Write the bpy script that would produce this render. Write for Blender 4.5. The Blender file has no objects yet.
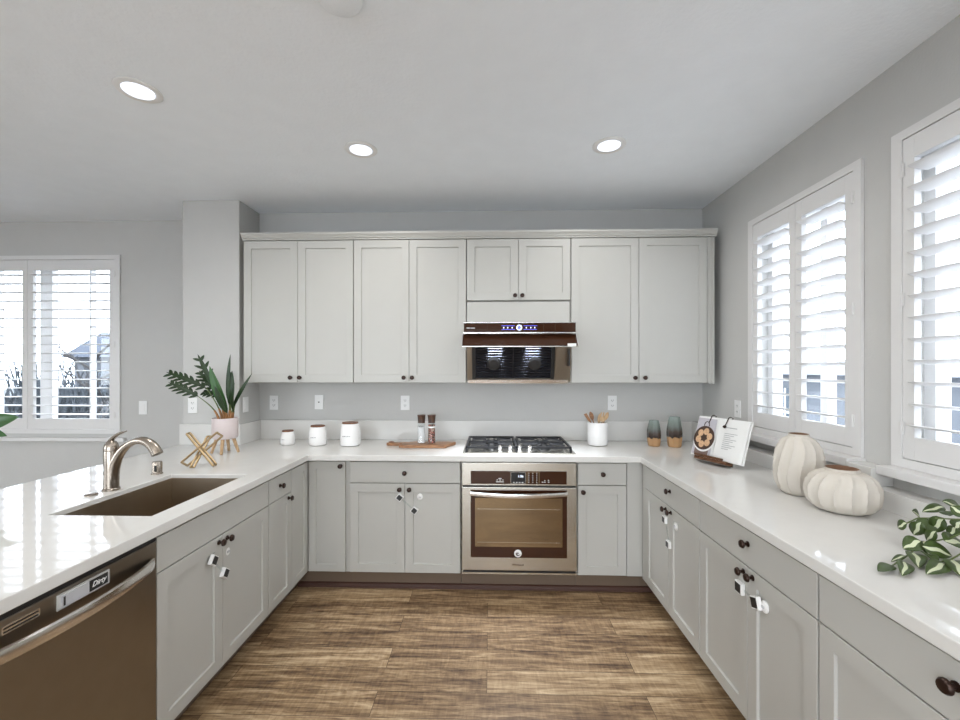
import bpy, bmesh, math, random
from mathutils import Vector, Matrix
random.seed(7)
SC = bpy.context.scene
COL = SC.collection
PI = math.pi

# ------------------------------------------------------------------ camera
cam_d = bpy.data.cameras.new('camera')
cam_d.sensor_fit = 'HORIZONTAL'; cam_d.sensor_width = 36.0
cam_d.lens = 36.0 * 427.0 / 960.0
cam_d.shift_x = (480 - 477.3) / 960.0
cam_d.shift_y = (369 - 360) / 960.0
cam_d.clip_start = 0.05; cam_d.clip_end = 200
cam = bpy.data.objects.new('camera', cam_d); COL.objects.link(cam)
cam.location = (0.0145, 0, 1.48); cam.rotation_euler = (PI / 2, 0, math.radians(1.7))
SC.camera = cam

# ------------------------------------------------------------------ world, exposure
W = bpy.data.worlds.new('overcast_sky'); SC.world = W; W.use_nodes = True
bg = W.node_tree.nodes['Background']
bg.inputs[0].default_value = (0.86, 0.93, 1.0, 1)
bg.inputs[1].default_value = 8.5
SC.view_settings.view_transform = 'Standard'
SC.view_settings.look = 'None'
SC.view_settings.gamma = 1.0
SC.view_settings.use_curve_mapping = False
SC.view_settings.exposure = -0.15
LAMP_W = 8.0          # watts of each recessed ceiling lamp
H = 2.745; C = 0.914
XW = 1.69              # right wall
YW = 3.42              # back wall
YL = 3.56              # wall of the left room
XL = -1.2005; XR = 1.000; YB = 2.817; YU = 3.11

# ------------------------------------------------------------------ materials
def lin(r, g, b):
    f = lambda c: (c/255/12.92 if c <= 10.3 else ((c/255+.055)/1.055)**2.4)
    return (f(r), f(g), f(b), 1)
def mat(name, col, rough=.5, metal=0, spec=.5, bump=0, bscale=200, mott=0, mscale=8, coat=0, emit=None, es=1, aniso=None):
    m = bpy.data.materials.new(name); m.use_nodes = True
    nt = m.node_tree; b = nt.nodes['Principled BSDF']
    if len(col) == 3: col = (*col, 1)
    b.inputs['Base Color'].default_value = col
    b.inputs['Roughness'].default_value = rough
    b.inputs['Metallic'].default_value = metal
    b.inputs['Specular IOR Level'].default_value = spec
    b.inputs['Coat Weight'].default_value = coat
    b.inputs['Coat Roughness'].default_value = .05
    if emit:
        b.inputs['Emission Color'].default_value = (*emit, 1); b.inputs['Emission Strength'].default_value = es
    tc = nt.nodes.new('ShaderNodeTexCoord')
    mp = nt.nodes.new('ShaderNodeMapping'); nt.links.new(tc.outputs['Object'], mp.inputs['Vector'])
    if aniso: mp.inputs['Scale'].default_value = aniso
    n = nt.nodes.new('ShaderNodeTexNoise'); n.inputs['Scale'].default_value = mscale; n.inputs['Detail'].default_value = 5
    nt.links.new(mp.outputs[0], n.inputs['Vector'])
    mx = nt.nodes.new('ShaderNodeMix'); mx.data_type = 'RGBA'
    mo = mott or .03
    mx.inputs[6].default_value = tuple(c*(1-mo) for c in col[:3]) + (1,)
    mx.inputs[7].default_value = tuple(min(1, c*(1+mo)) for c in col[:3]) + (1,)
    nt.links.new(n.outputs['Fac'], mx.inputs[0]); nt.links.new(mx.outputs[2], b.inputs['Base Color'])
    if bump:
        n2 = nt.nodes.new('ShaderNodeTexNoise'); n2.inputs['Scale'].default_value = bscale; n2.inputs['Detail'].default_value = 3
        nt.links.new(mp.outputs[0], n2.inputs['Vector'])
        bp = nt.nodes.new('ShaderNodeBump'); bp.inputs['Strength'].default_value = bump; bp.inputs['Distance'].default_value = .002
        nt.links.new(n2.outputs['Fac'], bp.inputs['Height']); nt.links.new(bp.outputs[0], b.inputs['Normal'])
    return m
M = {}
M['wall'] = mat('grey_wall_paint', (.55, .545, .527), .85, bump=.5, bscale=90)
M['ceiling'] = mat('ceiling_paint', (.88, .92, .96), .9, bump=.7, bscale=60)
M['trim'] = mat('white_trim_paint', (.72, .71, .70), .4)
M['cab'] = mat('greige_cabinet_paint', (.49, .485, .455), .42, mott=.02)
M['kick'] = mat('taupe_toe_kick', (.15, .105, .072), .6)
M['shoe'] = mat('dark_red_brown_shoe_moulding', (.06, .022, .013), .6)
M['quartz'] = mat('white_quartz', (.70, .69, .665), .05, spec=.33, mott=.035, mscale=14)
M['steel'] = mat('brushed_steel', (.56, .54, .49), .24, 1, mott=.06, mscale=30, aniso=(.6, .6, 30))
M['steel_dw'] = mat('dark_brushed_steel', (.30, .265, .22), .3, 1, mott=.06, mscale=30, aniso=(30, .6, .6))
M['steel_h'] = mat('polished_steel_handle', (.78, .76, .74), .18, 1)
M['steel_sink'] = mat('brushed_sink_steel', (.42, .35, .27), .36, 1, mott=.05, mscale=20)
M['nickel'] = mat('brushed_nickel', (.38, .33, .28), .27, 1)
M['bronze'] = mat('oil_rubbed_bronze', (.035, .018, .013), .3, .6)
M['black'] = mat('black_enamel', (.012, .012, .013), .35)
M['iron'] = mat('cast_iron', (.022, .023, .027), .45, .3)
M['blackgl'] = mat('brown_black_glass', (.045, .017, .008), .06, .15, spec=.45)
M['ovenwin'] = mat('oven_window_glass', (.28, .20, .115), .10, .8, spec=.8, mott=.15, mscale=6, aniso=(1, 1, 6))
M['screen'] = mat('display_glass', (.004, .005, .008), .1)
M['led'] = mat('white_led', (.8, .85, 1), .5, emit=(.85, .9, 1), es=1.3)
M['blueled'] = mat('blue_led', (.1, .1, .9), .5, emit=(.12, .16, 1), es=1.8)
M['grey_ink'] = mat('grey_print', (.35, .35, .35), .6)
M['white_pl'] = mat('white_plastic', (.82, .82, .81), .35)
M['silver'] = mat('silver_plastic', (.62, .62, .61), .35, .2)
M['grey_pl'] = mat('grey_plastic', (.50, .50, .52), .35)
M['black_pl'] = mat('black_plastic', (.02, .02, .02), .35)
M['ceramic'] = mat('white_ceramic', (.86, .85, .84), .2)
M['pinkpot'] = mat('blush_ceramic', (.70, .61, .60), .55)
M['gourd'] = mat('matte_cream_ceramic', (.62, .575, .51), .85, bump=.5, bscale=60, mott=.05)
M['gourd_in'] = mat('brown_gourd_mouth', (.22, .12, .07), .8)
M['gold'] = mat('brushed_gold', (.40, .29, .16), .4, .9)
M['paper'] = mat('paper', (.80, .80, .78), .6)
M['picbg'] = mat('lavender_grey_print', (.48, .46, .50), .6)
M['pan'] = mat('dark_brown_pan_print', (.06, .03, .02), .5, mott=.3, mscale=60)
M['food'] = mat('baked_bun_print', (.60, .38, .22), .6, mott=.45, mscale=90)
M['food_d'] = mat('brown_table_print', (.19, .13, .11), .6)
M['soil'] = mat('soil', (.06, .035, .02), .9)
M['leaf'] = mat('dark_green_leaf', (.014, .038, .008), .4, mott=.4, mscale=20)
M['leaf2'] = mat('mid_green_leaf', (.03, .10, .02), .35, mott=.3, mscale=20)
M['leaf3'] = mat('olive_green_leaf', (.045, .078, .014), .35, mott=.4, mscale=30)
M['cream'] = mat('cream_leaf_stripe', (.62, .66, .46), .4)
M['stem'] = mat('orange_brown_stem', (.36, .17, .06), .5)
M['stemg'] = mat('green_stem', (.12, .16, .05), .5)
M['salt'] = mat('coarse_salt', (.85, .85, .86), .6, bump=1, bscale=300)
M['filter'] = mat('black_filter_mesh', (.02, .022, .03), .22, .7)
M['bark'] = mat('bark', (.03, .028, .028), .9)
M['snow'] = mat('pale_ground', (.06, .07, .075), .9, mott=.5, mscale=.6)
M['hedge'] = mat('winter_hedge', (.045, .055, .065), .9, mott=.6, mscale=2.5)
M['siding'] = mat('pale_siding', (.105, .115, .13), .8)
M['bounce'] = mat('pale_bounce_slab', (.55, .57, .6), .9, mott=.1)  # pale colour of the unseen slabs added to reflect daylight indoors
M['darkwin'] = mat('dark_window_glass', (.06, .08, .10), .15)
M['roof'] = mat('slate_roof', (.04, .05, .07), .9)

def wood(name, c1, c2, scale=(1, 1, 12), rough=.45, ns=14):
    m = bpy.data.materials.new(name); m.use_nodes = True; nt = m.node_tree; b = nt.nodes['Principled BSDF']
    tc = nt.nodes.new('ShaderNodeTexCoord'); mp = nt.nodes.new('ShaderNodeMapping'); mp.inputs['Scale'].default_value = scale
    nt.links.new(tc.outputs['Object'], mp.inputs[0])
    n = nt.nodes.new('ShaderNodeTexNoise'); n.inputs['Scale'].default_value = ns; n.inputs['Detail'].default_value = 6; n.inputs['Distortion'].default_value = .6
    nt.links.new(mp.outputs[0], n.inputs['Vector'])
    r = nt.nodes.new('ShaderNodeValToRGB'); r.color_ramp.elements[0].position = .35; r.color_ramp.elements[1].position = .68
    r.color_ramp.elements[0].color = (*c1, 1); r.color_ramp.elements[1].color = (*c2, 1)
    nt.links.new(n.outputs['Fac'], r.inputs[0]); nt.links.new(r.outputs[0], b.inputs['Base Color'])
    b.inputs['Roughness'].default_value = rough
    return m
M['walnut'] = wood('walnut_board', (.17, .075, .03), (.42, .21, .095), (1, 8, 8), .4)
M['lid'] = wood('dark_wood_lid', (.12, .045, .02), (.25, .10, .045), (2, 10, 2))
M['standw'] = wood('dark_walnut_stand', (.07, .03, .014), (.17, .075, .035), (4, 4, 20))
M['oak'] = wood('light_oak', (.42, .26, .13), (.62, .43, .25), (8, 8, 1))
M['capw'] = wood('dark_grinder_wood', (.035, .016, .009), (.12, .055, .028), (8, 8, 1), .3)
def pepper():
    m = mat('mixed_peppercorns', (.3, .12, .08), .6); nt = m.node_tree; b = nt.nodes['Principled BSDF']
    v = nt.nodes.new('ShaderNodeTexVoronoi'); v.inputs['Scale'].default_value = 150
    tc = nt.nodes.new('ShaderNodeTexCoord'); nt.links.new(tc.outputs['Object'], v.inputs['Vector'])
    r = nt.nodes.new('ShaderNodeValToRGB'); r.color_ramp.interpolation = 'CONSTANT'
    e = r.color_ramp.elements; e[0].color = (.03, .015, .01, 1); e[1].color = (.42, .13, .09, 1); e[1].position = .35
    e.new(.55).color = (.12, .06, .04, 1); e.new(.75).color = (.6, .42, .33, 1)
    nt.links.new(v.outputs['Color'], r.inputs[0]); nt.links.new(r.outputs[0], b.inputs['Base Color'])
    return m
M['pepper'] = pepper()
def glazed(name, zb):
    # reactive glaze of the two vases: bare tan clay below, dark brown drip band, grey-green above
    m = bpy.data.materials.new(name); m.use_nodes = True; nt = m.node_tree; b = nt.nodes['Principled BSDF']
    tc = nt.nodes.new('ShaderNodeTexCoord'); sp = nt.nodes.new('ShaderNodeSeparateXYZ'); nt.links.new(tc.outputs['Object'], sp.inputs[0])
    n = nt.nodes.new('ShaderNodeTexNoise'); n.inputs['Scale'].default_value = 45
    mp = nt.nodes.new('ShaderNodeMapping'); mp.inputs['Scale'].default_value = (1, 1, .25)
    nt.links.new(tc.outputs['Object'], mp.inputs[0]); nt.links.new(mp.outputs[0], n.inputs['Vector'])
    a = nt.nodes.new('ShaderNodeMath'); a.operation = 'MULTIPLY_ADD'; a.inputs[1].default_value = .035; nt.links.new(n.outputs['Fac'], a.inputs[0]); nt.links.new(sp.outputs['Z'], a.inputs[2])
    d = nt.nodes.new('ShaderNodeMath'); d.operation = 'DIVIDE'; d.inputs[1].default_value = zb; nt.links.new(a.outputs[0], d.inputs[0])
    r = nt.nodes.new('ShaderNodeValToRGB'); e = r.color_ramp.elements
    e[0].position = 0; e[0].color = (.50, .30, .15, 1); e[1].position = .37; e[1].color = (.46, .27, .13, 1)
    e.new(.40).color = (.025, .015, .012, 1); e.new(.56).color = (.06, .04, .03, 1); e.new(.72).color = (.14, .16, .145, 1); e.new(1).color = (.23, .28, .255, 1)
    nt.links.new(d.outputs[0], r.inputs[0]); nt.links.new(r.outputs[0], b.inputs['Base Color']); b.inputs['Roughness'].default_value = .25
    return m
def glass(name, tint=(1, 1, 1), fac=.08):
    m = bpy.data.materials.new(name); m.use_nodes = True; nt = m.node_tree
    for x in list(nt.nodes):
        if x.type == 'BSDF_PRINCIPLED': nt.nodes.remove(x)
    out = [x for x in nt.nodes if x.type == 'OUTPUT_MATERIAL'][0]
    t = nt.nodes.new('ShaderNodeBsdfTransparent'); t.inputs[0].default_value = (*tint, 1)
    g = nt.nodes.new('ShaderNodeBsdfGlossy'); g.inputs['Roughness'].default_value = .02
    mx = nt.nodes.new('ShaderNodeMixShader'); lw = nt.nodes.new('ShaderNodeLayerWeight'); lw.inputs[0].default_value = .5
    pw = nt.nodes.new('ShaderNodeMath'); pw.operation = 'POWER'; pw.inputs[1].default_value = 5; nt.links.new(lw.outputs['Facing'], pw.inputs[0])
    f = nt.nodes.new('ShaderNodeMath'); f.operation = 'MULTIPLY_ADD'; f.inputs[1].default_value = .85; f.inputs[2].default_value = .04; nt.links.new(pw.outputs[0], f.inputs[0])
    nt.links.new(f.outputs[0], mx.inputs[0]); nt.links.new(t.outputs[0], mx.inputs[1]); nt.links.new(g.outputs[0], mx.inputs[2])
    nt.links.new(mx.outputs[0], out.inputs[0])
    return m
M['glass'] = glass('window_glass', (.97, .98, 1))
M['jarglass'] = glass('clear_jar_glass', (.93, .95, .95))

def floor_mat():
    m = bpy.data.materials.new('oak_plank_floor'); m.use_nodes = True; nt = m.node_tree; b = nt.nodes['Principled BSDF']
    L = nt.links.new; N = nt.nodes.new
    tc = N('ShaderNodeTexCoord')
    br = N('ShaderNodeTexBrick'); br.offset = .41; br.offset_frequency = 2
    br.inputs['Scale'].default_value = 1; br.inputs['Brick Width'].default_value = 1.22; br.inputs['Row Height'].default_value = .150
    br.inputs['Mortar Size'].default_value = .0012; br.inputs['Mortar Smooth'].default_value = .3
    br.inputs['Color1'].default_value = (0, 0, 0, 1); br.inputs['Color2'].default_value = (1, 1, 1, 1); br.inputs['Mortar'].default_value = (.5, .5, .5, 1)
    L(tc.outputs['Object'], br.inputs['Vector'])
    # long grain, shifted per plank
    sx = N('ShaderNodeVectorMath'); sx.operation = 'MULTIPLY_ADD'; sx.inputs[1].default_value = (13.7, 5.3, 31.0)
    L(br.outputs['Color'], sx.inputs[0]); L(tc.outputs['Object'], sx.inputs[2])
    m1 = N('ShaderNodeMapping'); m1.inputs['Scale'].default_value = (1.6, 13, 1); L(sx.outputs[0], m1.inputs[0])
    n1 = N('ShaderNodeTexNoise'); n1.inputs['Scale'].default_value = 1.7; n1.inputs['Detail'].default_value = 8; n1.inputs['Roughness'].default_value = .7; n1.inputs['Distortion'].default_value = .9
    L(m1.outputs[0], n1.inputs['Vector'])
    m2 = N('ShaderNodeMapping'); m2.inputs['Scale'].default_value = (4, 75, 1); L(sx.outputs[0], m2.inputs[0])
    n2 = N('ShaderNodeTexNoise'); n2.inputs['Scale'].default_value = 1.5; n2.inputs['Detail'].default_value = 7; n2.inputs['Roughness'].default_value = .7; L(m2.outputs[0], n2.inputs['Vector'])
    m3 = N('ShaderNodeMapping'); m3.inputs['Scale'].default_value = (60, 11, 1); L(sx.outputs[0], m3.inputs[0])
    n3 = N('ShaderNodeTexNoise'); n3.inputs['Scale'].default_value = 1; n3.inputs['Detail'].default_value = 6; n3.inputs['Distortion'].default_value = .8; L(m3.outputs[0], n3.inputs['Vector'])
    def madd(a, k, c):
        x = N('ShaderNodeMath'); x.operation = 'MULTIPLY_ADD'; L(a, x.inputs[0]); x.inputs[1].default_value = k
        if isinstance(c, float): x.inputs[2].default_value = c
        else: L(c, x.inputs[2])
        return x.outputs[0]
    sep = N('ShaderNodeSeparateColor'); L(br.outputs['Color'], sep.inputs[0])
    v = madd(n1.outputs['Fac'], 1.35, -.53)
    v = madd(n2.outputs['Fac'], .80, v)
    v = madd(n3.outputs['Fac'], .30, v)
    v = madd(sep.outputs[0], .22, v)
    v = madd(v, 1.10, -.34)
    r = N('ShaderNodeValToRGB'); e = r.color_ramp.elements
    e[0].position = .12; e[0].color = lin(62, 43, 31); e[1].position = .92; e[1].color = lin(202, 178, 144)
    e.new(.38).color = lin(112, 88, 64); e.new(.62).color = lin(156, 130, 98)
    L(v, r.inputs[0])
    mx = N('ShaderNodeMix'); mx.data_type = 'RGBA'; L(br.outputs['Fac'], mx.inputs[0]); L(r.outputs[0], mx.inputs[6]); mx.inputs[7].default_value = lin(50, 34, 24)
    L(mx.outputs[2], b.inputs['Base Color'])
    b.inputs['Roughness'].default_value = .42
    bp = N('ShaderNodeBump'); bp.inputs['Strength'].default_value = .25; bp.inputs['Distance'].default_value = .002; L(v, bp.inputs['Height']); L(bp.outputs[0], b.inputs['Normal'])
    return m
M['floor'] = floor_mat()

# ------------------------------------------------------------------ builders
def root_loc(p):
    while p.parent: p = p.parent
    return p.location.copy()
def obj(name, bm, m, parent=None, smooth=False, bev=0, mats=None):
    bmesh.ops.recalc_face_normals(bm, faces=bm.faces)
    if bev:
        es = [e for e in bm.edges if len(e.link_faces) == 2 and e.calc_face_angle(0) > .9]
        bmesh.ops.bevel(bm, geom=es, offset=bev, segments=2, profile=.6, affect='EDGES', clamp_overlap=True)
    if parent: bmesh.ops.translate(bm, verts=bm.verts, vec=-root_loc(parent))
    me = bpy.data.meshes.new(name); bm.to_mesh(me); bm.free()
    for k in (mats or [m]): me.materials.append(M[k] if isinstance(k, str) else k)
    o = bpy.data.objects.new(name, me); COL.objects.link(o)
    if parent: o.parent = parent
    if smooth:
        me.polygons.foreach_set('use_smooth', [True]*len(me.polygons))
        try: me.set_sharp_from_angle(angle=math.radians(40))
        except Exception: pass
    return o
def set_origin(o, loc):
    o.data.transform(Matrix.Translation(-Vector(loc))); o.location = loc
def thing(name, label, cat, loc=(0, 0, 0), group=None):
    o = bpy.data.objects.new(name, None); COL.objects.link(o); o.location = loc; o.empty_display_size = .05
    o['label'] = label; o['category'] = cat
    if group: o['group'] = group
    return o
def tag(o, label, cat, group=None, loc=None):
    o['label'] = label; o['category'] = cat
    if group: o['group'] = group
    if loc: set_origin(o, loc)
    return o
def struct(o): o['kind'] = 'structure'; return o
ID = lambda u, n, z: Vector((u, n, z))
TB = lambda u, n, z: Vector((u, YB - n, z))          # base run at the back, n towards the viewer
TU = lambda u, n, z: Vector((u, YU - n, z))          # upper cabinets
TL = lambda u, n, z: Vector((XL + n, u, z))          # left run, u = y
TR = lambda u, n, z: Vector((XR - n, u, z))          # right run, u = y
def box(bm, u0, u1, n0, n1, z0, z1, T=ID):
    vs = [bm.verts.new(T(u, n, z)) for u in (u0, u1) for n in (n0, n1) for z in (z0, z1)]
    for f in ((0, 1, 3, 2), (4, 6, 7, 5), (0, 4, 5, 1), (2, 3, 7, 6), (0, 2, 6, 4), (1, 5, 7, 3)):
        bm.faces.new([vs[i] for i in f])
    return bm
def B(*a, T=ID):
    bm = bmesh.new()
    return box(bm, *a, T=T)
def loops(bm, rings, cap0=True, cap1=True, closed=True):
    R = [[bm.verts.new(p) for p in r] for r in rings]
    n = len(R[0])
    for a, b in zip(R, R[1:]):
        for i in range(n if closed else n-1):
            j = (i+1) % n
            bm.faces.new((a[i], a[j], b[j], b[i]))
    if cap0: bm.faces.new(R[0][::-1])
    if cap1: bm.faces.new(R[-1])
    return bm
def lathe(bm, prof, c, axis='Z', n=32, cap0=True, cap1=True, lob=None, sq=0):
    c = Vector(c); rings = []
    for r, h in prof:
        ring = []
        for i in range(n):
            t = 2*PI*i/n; rr = max(r, 1e-4)
            if lob: rr *= lob(t, h)
            a, b = rr*math.cos(t), rr*math.sin(t)
            if sq:
                k = max(abs(math.cos(t)), abs(math.sin(t))); s = 1+(1/k-1)*sq; a *= s; b *= s
            v = {'Z': (a, b, h), 'Y': (a, h, b), 'X': (h, a, b)}[axis]
            ring.append(c+Vector(v))
        rings.append(ring)
    return loops(bm, rings, cap0, cap1)
def basis(d):
    d = d.normalized(); u = d.cross(Vector((0, 0, 1)))
    if u.length < 1e-3: u = Vector((1, 0, 0))
    u.normalize(); return u, d.cross(u).normalized()
def tube(bm, pts, r, n=10, flat=1.0, closed=False):
    pts = [Vector(p) for p in pts]; rings = []; pu = None
    for i, p in enumerate(pts):
        a = pts[i-1] if (i > 0 or closed) else p; b = pts[(i+1) % len(pts)] if (i < len(pts)-1 or closed) else p
        d = (b-a)
        u, v = basis(d)
        if pu is not None:
            u = (pu - d.normalized()*pu.dot(d.normalized())).normalized(); v = d.normalized().cross(u)
        pu = u
        rr = r[i] if isinstance(r, (list, tuple)) else r
        rings.append([p+u*rr*math.cos(2*PI*k/n)+v*rr*flat*math.sin(2*PI*k/n) for k in range(n)])
    if closed:
        R = [[bm.verts.new(q) for q in g] for g in rings]
        for a, b in zip(R, R[1:]+R[:1]):
            for i in range(n): bm.faces.new((a[i], a[(i+1) % n], b[(i+1) % n], b[i]))
        return bm
    return loops(bm, rings)
def bez(p0, p1, p2, p3, n=12):
    p0, p1, p2, p3 = map(Vector, (p0, p1, p2, p3)); o = []
    for i in range(n+1):
        t = i/n; s = 1-t
        o.append(p0*s**3+p1*3*s*s*t+p2*3*s*t*t+p3*t**3)
    return o
def plate(bm, us, zs, skip, n0, n1, T):
    """slab on a u-z grid with cells left out (openings)"""
    V = {}
    g = lambda i, j: V.setdefault((i, j), bm.verts.new(T(us[i], n0, zs[j])))
    fs = []
    for i in range(len(us)-1):
        for j in range(len(zs)-1):
            if (i, j) not in skip: fs.append(bm.faces.new((g(i, j), g(i+1, j), g(i+1, j+1), g(i, j+1))))
    r = bmesh.ops.extrude_face_region(bm, geom=fs)
    d = T(0, n1, 0)-T(0, n0, 0)
    bmesh.ops.translate(bm, verts=[v for v in r['geom'] if isinstance(v, bmesh.types.BMVert)], vec=d)
    bmesh.ops.reverse_faces(bm, faces=fs) if False else None
    return bm
def slab_outline(bm, pts, z0, z1, T=None):
    T = T or (lambda a, b, z: Vector((a, b, z)))
    return loops(bm, [[T(x, y, z0) for x, y in pts], [T(x, y, z1) for x, y in pts]])
def text(body, size, O, U, V, depth=.0004, shear=0, align='CENTER', bold=0):
    cu = bpy.data.curves.new('lettering', 'FONT'); cu.body = body; cu.size = size; cu.shear = shear
    cu.align_x = align; cu.align_y = 'CENTER'; cu.extrude = depth; cu.offset = bold
    o = bpy.data.objects.new('lettering', cu); COL.objects.link(o)
    bpy.context.view_layer.update()
    me = bpy.data.meshes.new_from_object(o.evaluated_get(bpy.context.evaluated_depsgraph_get()))
    bpy.data.objects.remove(o)
    bm = bmesh.new(); bm.from_mesh(me); bpy.data.meshes.remove(me)
    O, U, V = Vector(O), Vector(U).normalized(), Vector(V).normalized(); Nn = U.cross(V)
    for v in bm.verts: v.co = O+U*v.co.x+V*v.co.y+Nn*v.co.z
    return bm

# ------------------------------------------------------------------ structure
struct(obj('floor', B(-6.6, 1.9, -4.7, 3.8, -.05, 0), 'floor'))
struct(obj('ceiling', B(-6.6, 1.9, -4.7, 3.8, H, H+.1), 'ceiling'))
struct(obj('wall_back', B(-1.9, XW+.1, YW, YW+.4, 0, H), 'wall'))
struct(obj('wall_column', B(-2.295, -1.86, 3.14, YW+.4, 0, H), 'wall', bev=.008))
W1 = (2.002, 2.765, 1.13, 2.38); W2 = (1.020, 1.790, 1.13, 2.38); W3 = (-.70, .06, 1.13, 2.38)
TRW = lambda u, n, z: Vector((XW - n, u, z))
bm = plate(bmesh.new(), [-4.6, W3[0], W3[1], W2[0], W2[1], W1[0], W1[1], 3.75], [0, 1.13, 2.38, H], {(1, 1), (3, 1), (5, 1)}, 0, -.16, TRW)
struct(obj('wall_right', bm, 'wall'))
WL = (-4.73, -3.17, .955, 2.41)
TLW = lambda u, n, z: Vector((u, YL - n, z))
bm = plate(bmesh.new(), [-6.6, WL[0], WL[1], -2.2], [0, WL[2], WL[3], H], {(1, 1)}, 0, -.16, TLW)
struct(obj('wall_left_room', bm, 'wall'))
TLS = lambda u, n, z: Vector((-6.5 - n, u, z))
struct(obj('wall_left', plate(bmesh.new(), [-4.7, -2.6, .4, 3.7], [0, .25, 2.45, H], {(1, 1)}, 0, .16, TLS), 'wall'))
TRR = lambda u, n, z: Vector((u, -4.5 - n, z))
struct(obj('wall_rear', plate(bmesh.new(), [-6.6, -4.1, .9, 1.9], [0, .05, 2.35, H], {(1, 1)}, 0, .16, TRR), 'wall'))
struct(obj('wall_knee', B(-2.0, -1.83, -.2, 3.138, 0, .8745), 'wall'))
# dark shoe moulding along the toe kicks
def quarter(bm, u0, u1, T, n, s=.02):
    pts = [(n, 0), (n+s, 0)] + [(n+s*math.cos(a), s*1.5*math.sin(a)) for a in (PI*.15, PI*.3, PI*.42)] + [(n, s*1.5)]
    return loops(bm, [[T(u0, p, q) for p, q in pts], [T(u1, p, q) for p, q in pts]])
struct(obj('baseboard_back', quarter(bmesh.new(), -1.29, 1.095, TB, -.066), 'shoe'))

def window(n, T, u0, u1, z0, z1, mull):
    w = bpy.data.objects.new(f'window_{n}', None); COL.objects.link(w); struct(w); w.location = T((u0+u1)/2, -.1, z0)
    bm = bmesh.new(); f = .045
    box(bm, u0, u0+f, -.15, -.09, z0, z1, T); box(bm, u1-f, u1, -.15, -.09, z0, z1, T)
    box(bm, u0+f, u1-f, -.15, -.09, z0, z0+f, T); box(bm, u0+f, u1-f, -.15, -.09, z1-f, z1, T)
    for m_, hw in mull: box(bm, m_-hw, m_+hw, -.145, -.095, z0+f, z1-f, T)
    obj('window_frame', bm, 'trim', w)
    obj('pane', B(u0+f, u1-f, -.124, -.12, z0+f, z1-f, T=T), 'glass', w)
window(1, TRW, *W1, [(2.32, .022)]); window(2, TRW, *W2, [(1.52, .022)]); window(4, TRW, *W3, [(-.3, .022)])
window(3, TLW, *WL, [(-3.90, .055), (-3.50, .007), (-4.35, .007)])
window(5, TLS, -1.5, 1.9, .25, 2.45, [-.37, .77]) if False else None
def sill(n, T, u0, u1, z, d=.085, t=.038):
    struct(obj(f'trim_{n}', B(u0, u1, 0, d, z-t, z, T=T), 'trim', bev=.004))
sill(1, TRW, 1.953, 2.812, 1.082); sill(2, TRW, .93, 1.821, 1.082, .075, .036); sill(4, TRW, -.75, .11, 1.09)
sill(3, TLW, -4.82, -3.09, .895, .035, .032)

def shutter(label, T, u0, u1, z0, z1, npan, nl, hinge_at, tilt=0.0, fw=.045):
    t = thing('plantation_shutter', label, 'shutter', T((u0+u1)/2, 0, z0))
    bm = bmesh.new(); a, b = 0.001, .014
    box(bm, u0, u0+fw, a, b, z0, z1, T); box(bm, u1-fw, u1, a, b, z0, z1, T)
    box(bm, u0+fw, u1-fw, a, b, z0, z0+fw*.8, T); box(bm, u0+fw, u1-fw, a, b, z1-fw*.8, z1, T)
    obj('shutter_frame', bm, 'trim', t)
    pw = (u1-u0-2*fw)/npan; zz0, zz1 = z0+fw*.8+.003, z1-fw*.8-.003
    for k in range(npan):
        p0 = u0+fw+k*pw+.0015; p1 = p0+pw-.003; st = .046; rl = .088
        bm = bmesh.new(); c0, c1 = -.018, .010
        box(bm, p0, p0+st, c0, c1, zz0, zz1, T); box(bm, p1-st, p1, c0, c1, zz0, zz1, T)
        box(bm, p0+st, p1-st, c0, c1, zz0, zz0+rl, T); box(bm, p0+st, p1-st, c0, c1, zz1-rl, zz1, T)
        pn = obj('panel', bm, 'trim', t, bev=.0015)
        q0, q1 = zz0+rl, zz1-rl; pitch = (q1-q0)/nl
        bm = bmesh.new()
        for i in range(nl):
            zc = q0+pitch*(i+.5); pr = []
            for s in range(12):
                an = 2*PI*s/12; x = .0445*math.cos(an); y = .0052*math.sin(an)
                pr.append((x*math.cos(tilt)-y*math.sin(tilt)-.004, zc+x*math.sin(tilt)+y*math.cos(tilt)))
            loops(bm, [[T(p0+st+.001, x, z) for x, z in pr], [T(p1-st-.001, x, z) for x, z in pr]])
        obj('louvers', bm, 'trim', pn, smooth=True)
    for hu in hinge_at:
        for hz in (z0+.16, (z0+z1)/2, z1-.16):
            bm = bmesh.new()
            lathe(bm, [(.0045, -.028), (.0045, .028)], T(hu, .015, hz), n=8)
            box(bm, hu-.011, hu+.011, .0125, .016, hz-.026, hz+.026, T)
            obj('hinge', bm, 'trim', t)
    return t
shutter('white plantation shutter with two louvered panels on the right wall above the book stand', TRW, 1.963, 2.803, 1.083, 2.426, 2, 13, (2.008, 2.758), .17)
shutter('white plantation shutter on the right wall above the trailing plant, cut by the photo edge', TRW, .984, 1.820, 1.083, 2.440, 2, 13, (1.029, 1.775), .17)
shutter('white plantation shutter beside the camera on the right wall, outside the picture', TRW, -.73, .09, 1.09, 2.42, 2, 13, (-.69, .05), .03)
shutter('wide white plantation shutter on the wall of the room at the left, behind the faucet', TLW, -4.767, -3.14, .927, 2.453, 2, 17, (-3.185,), 0.0)

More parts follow.
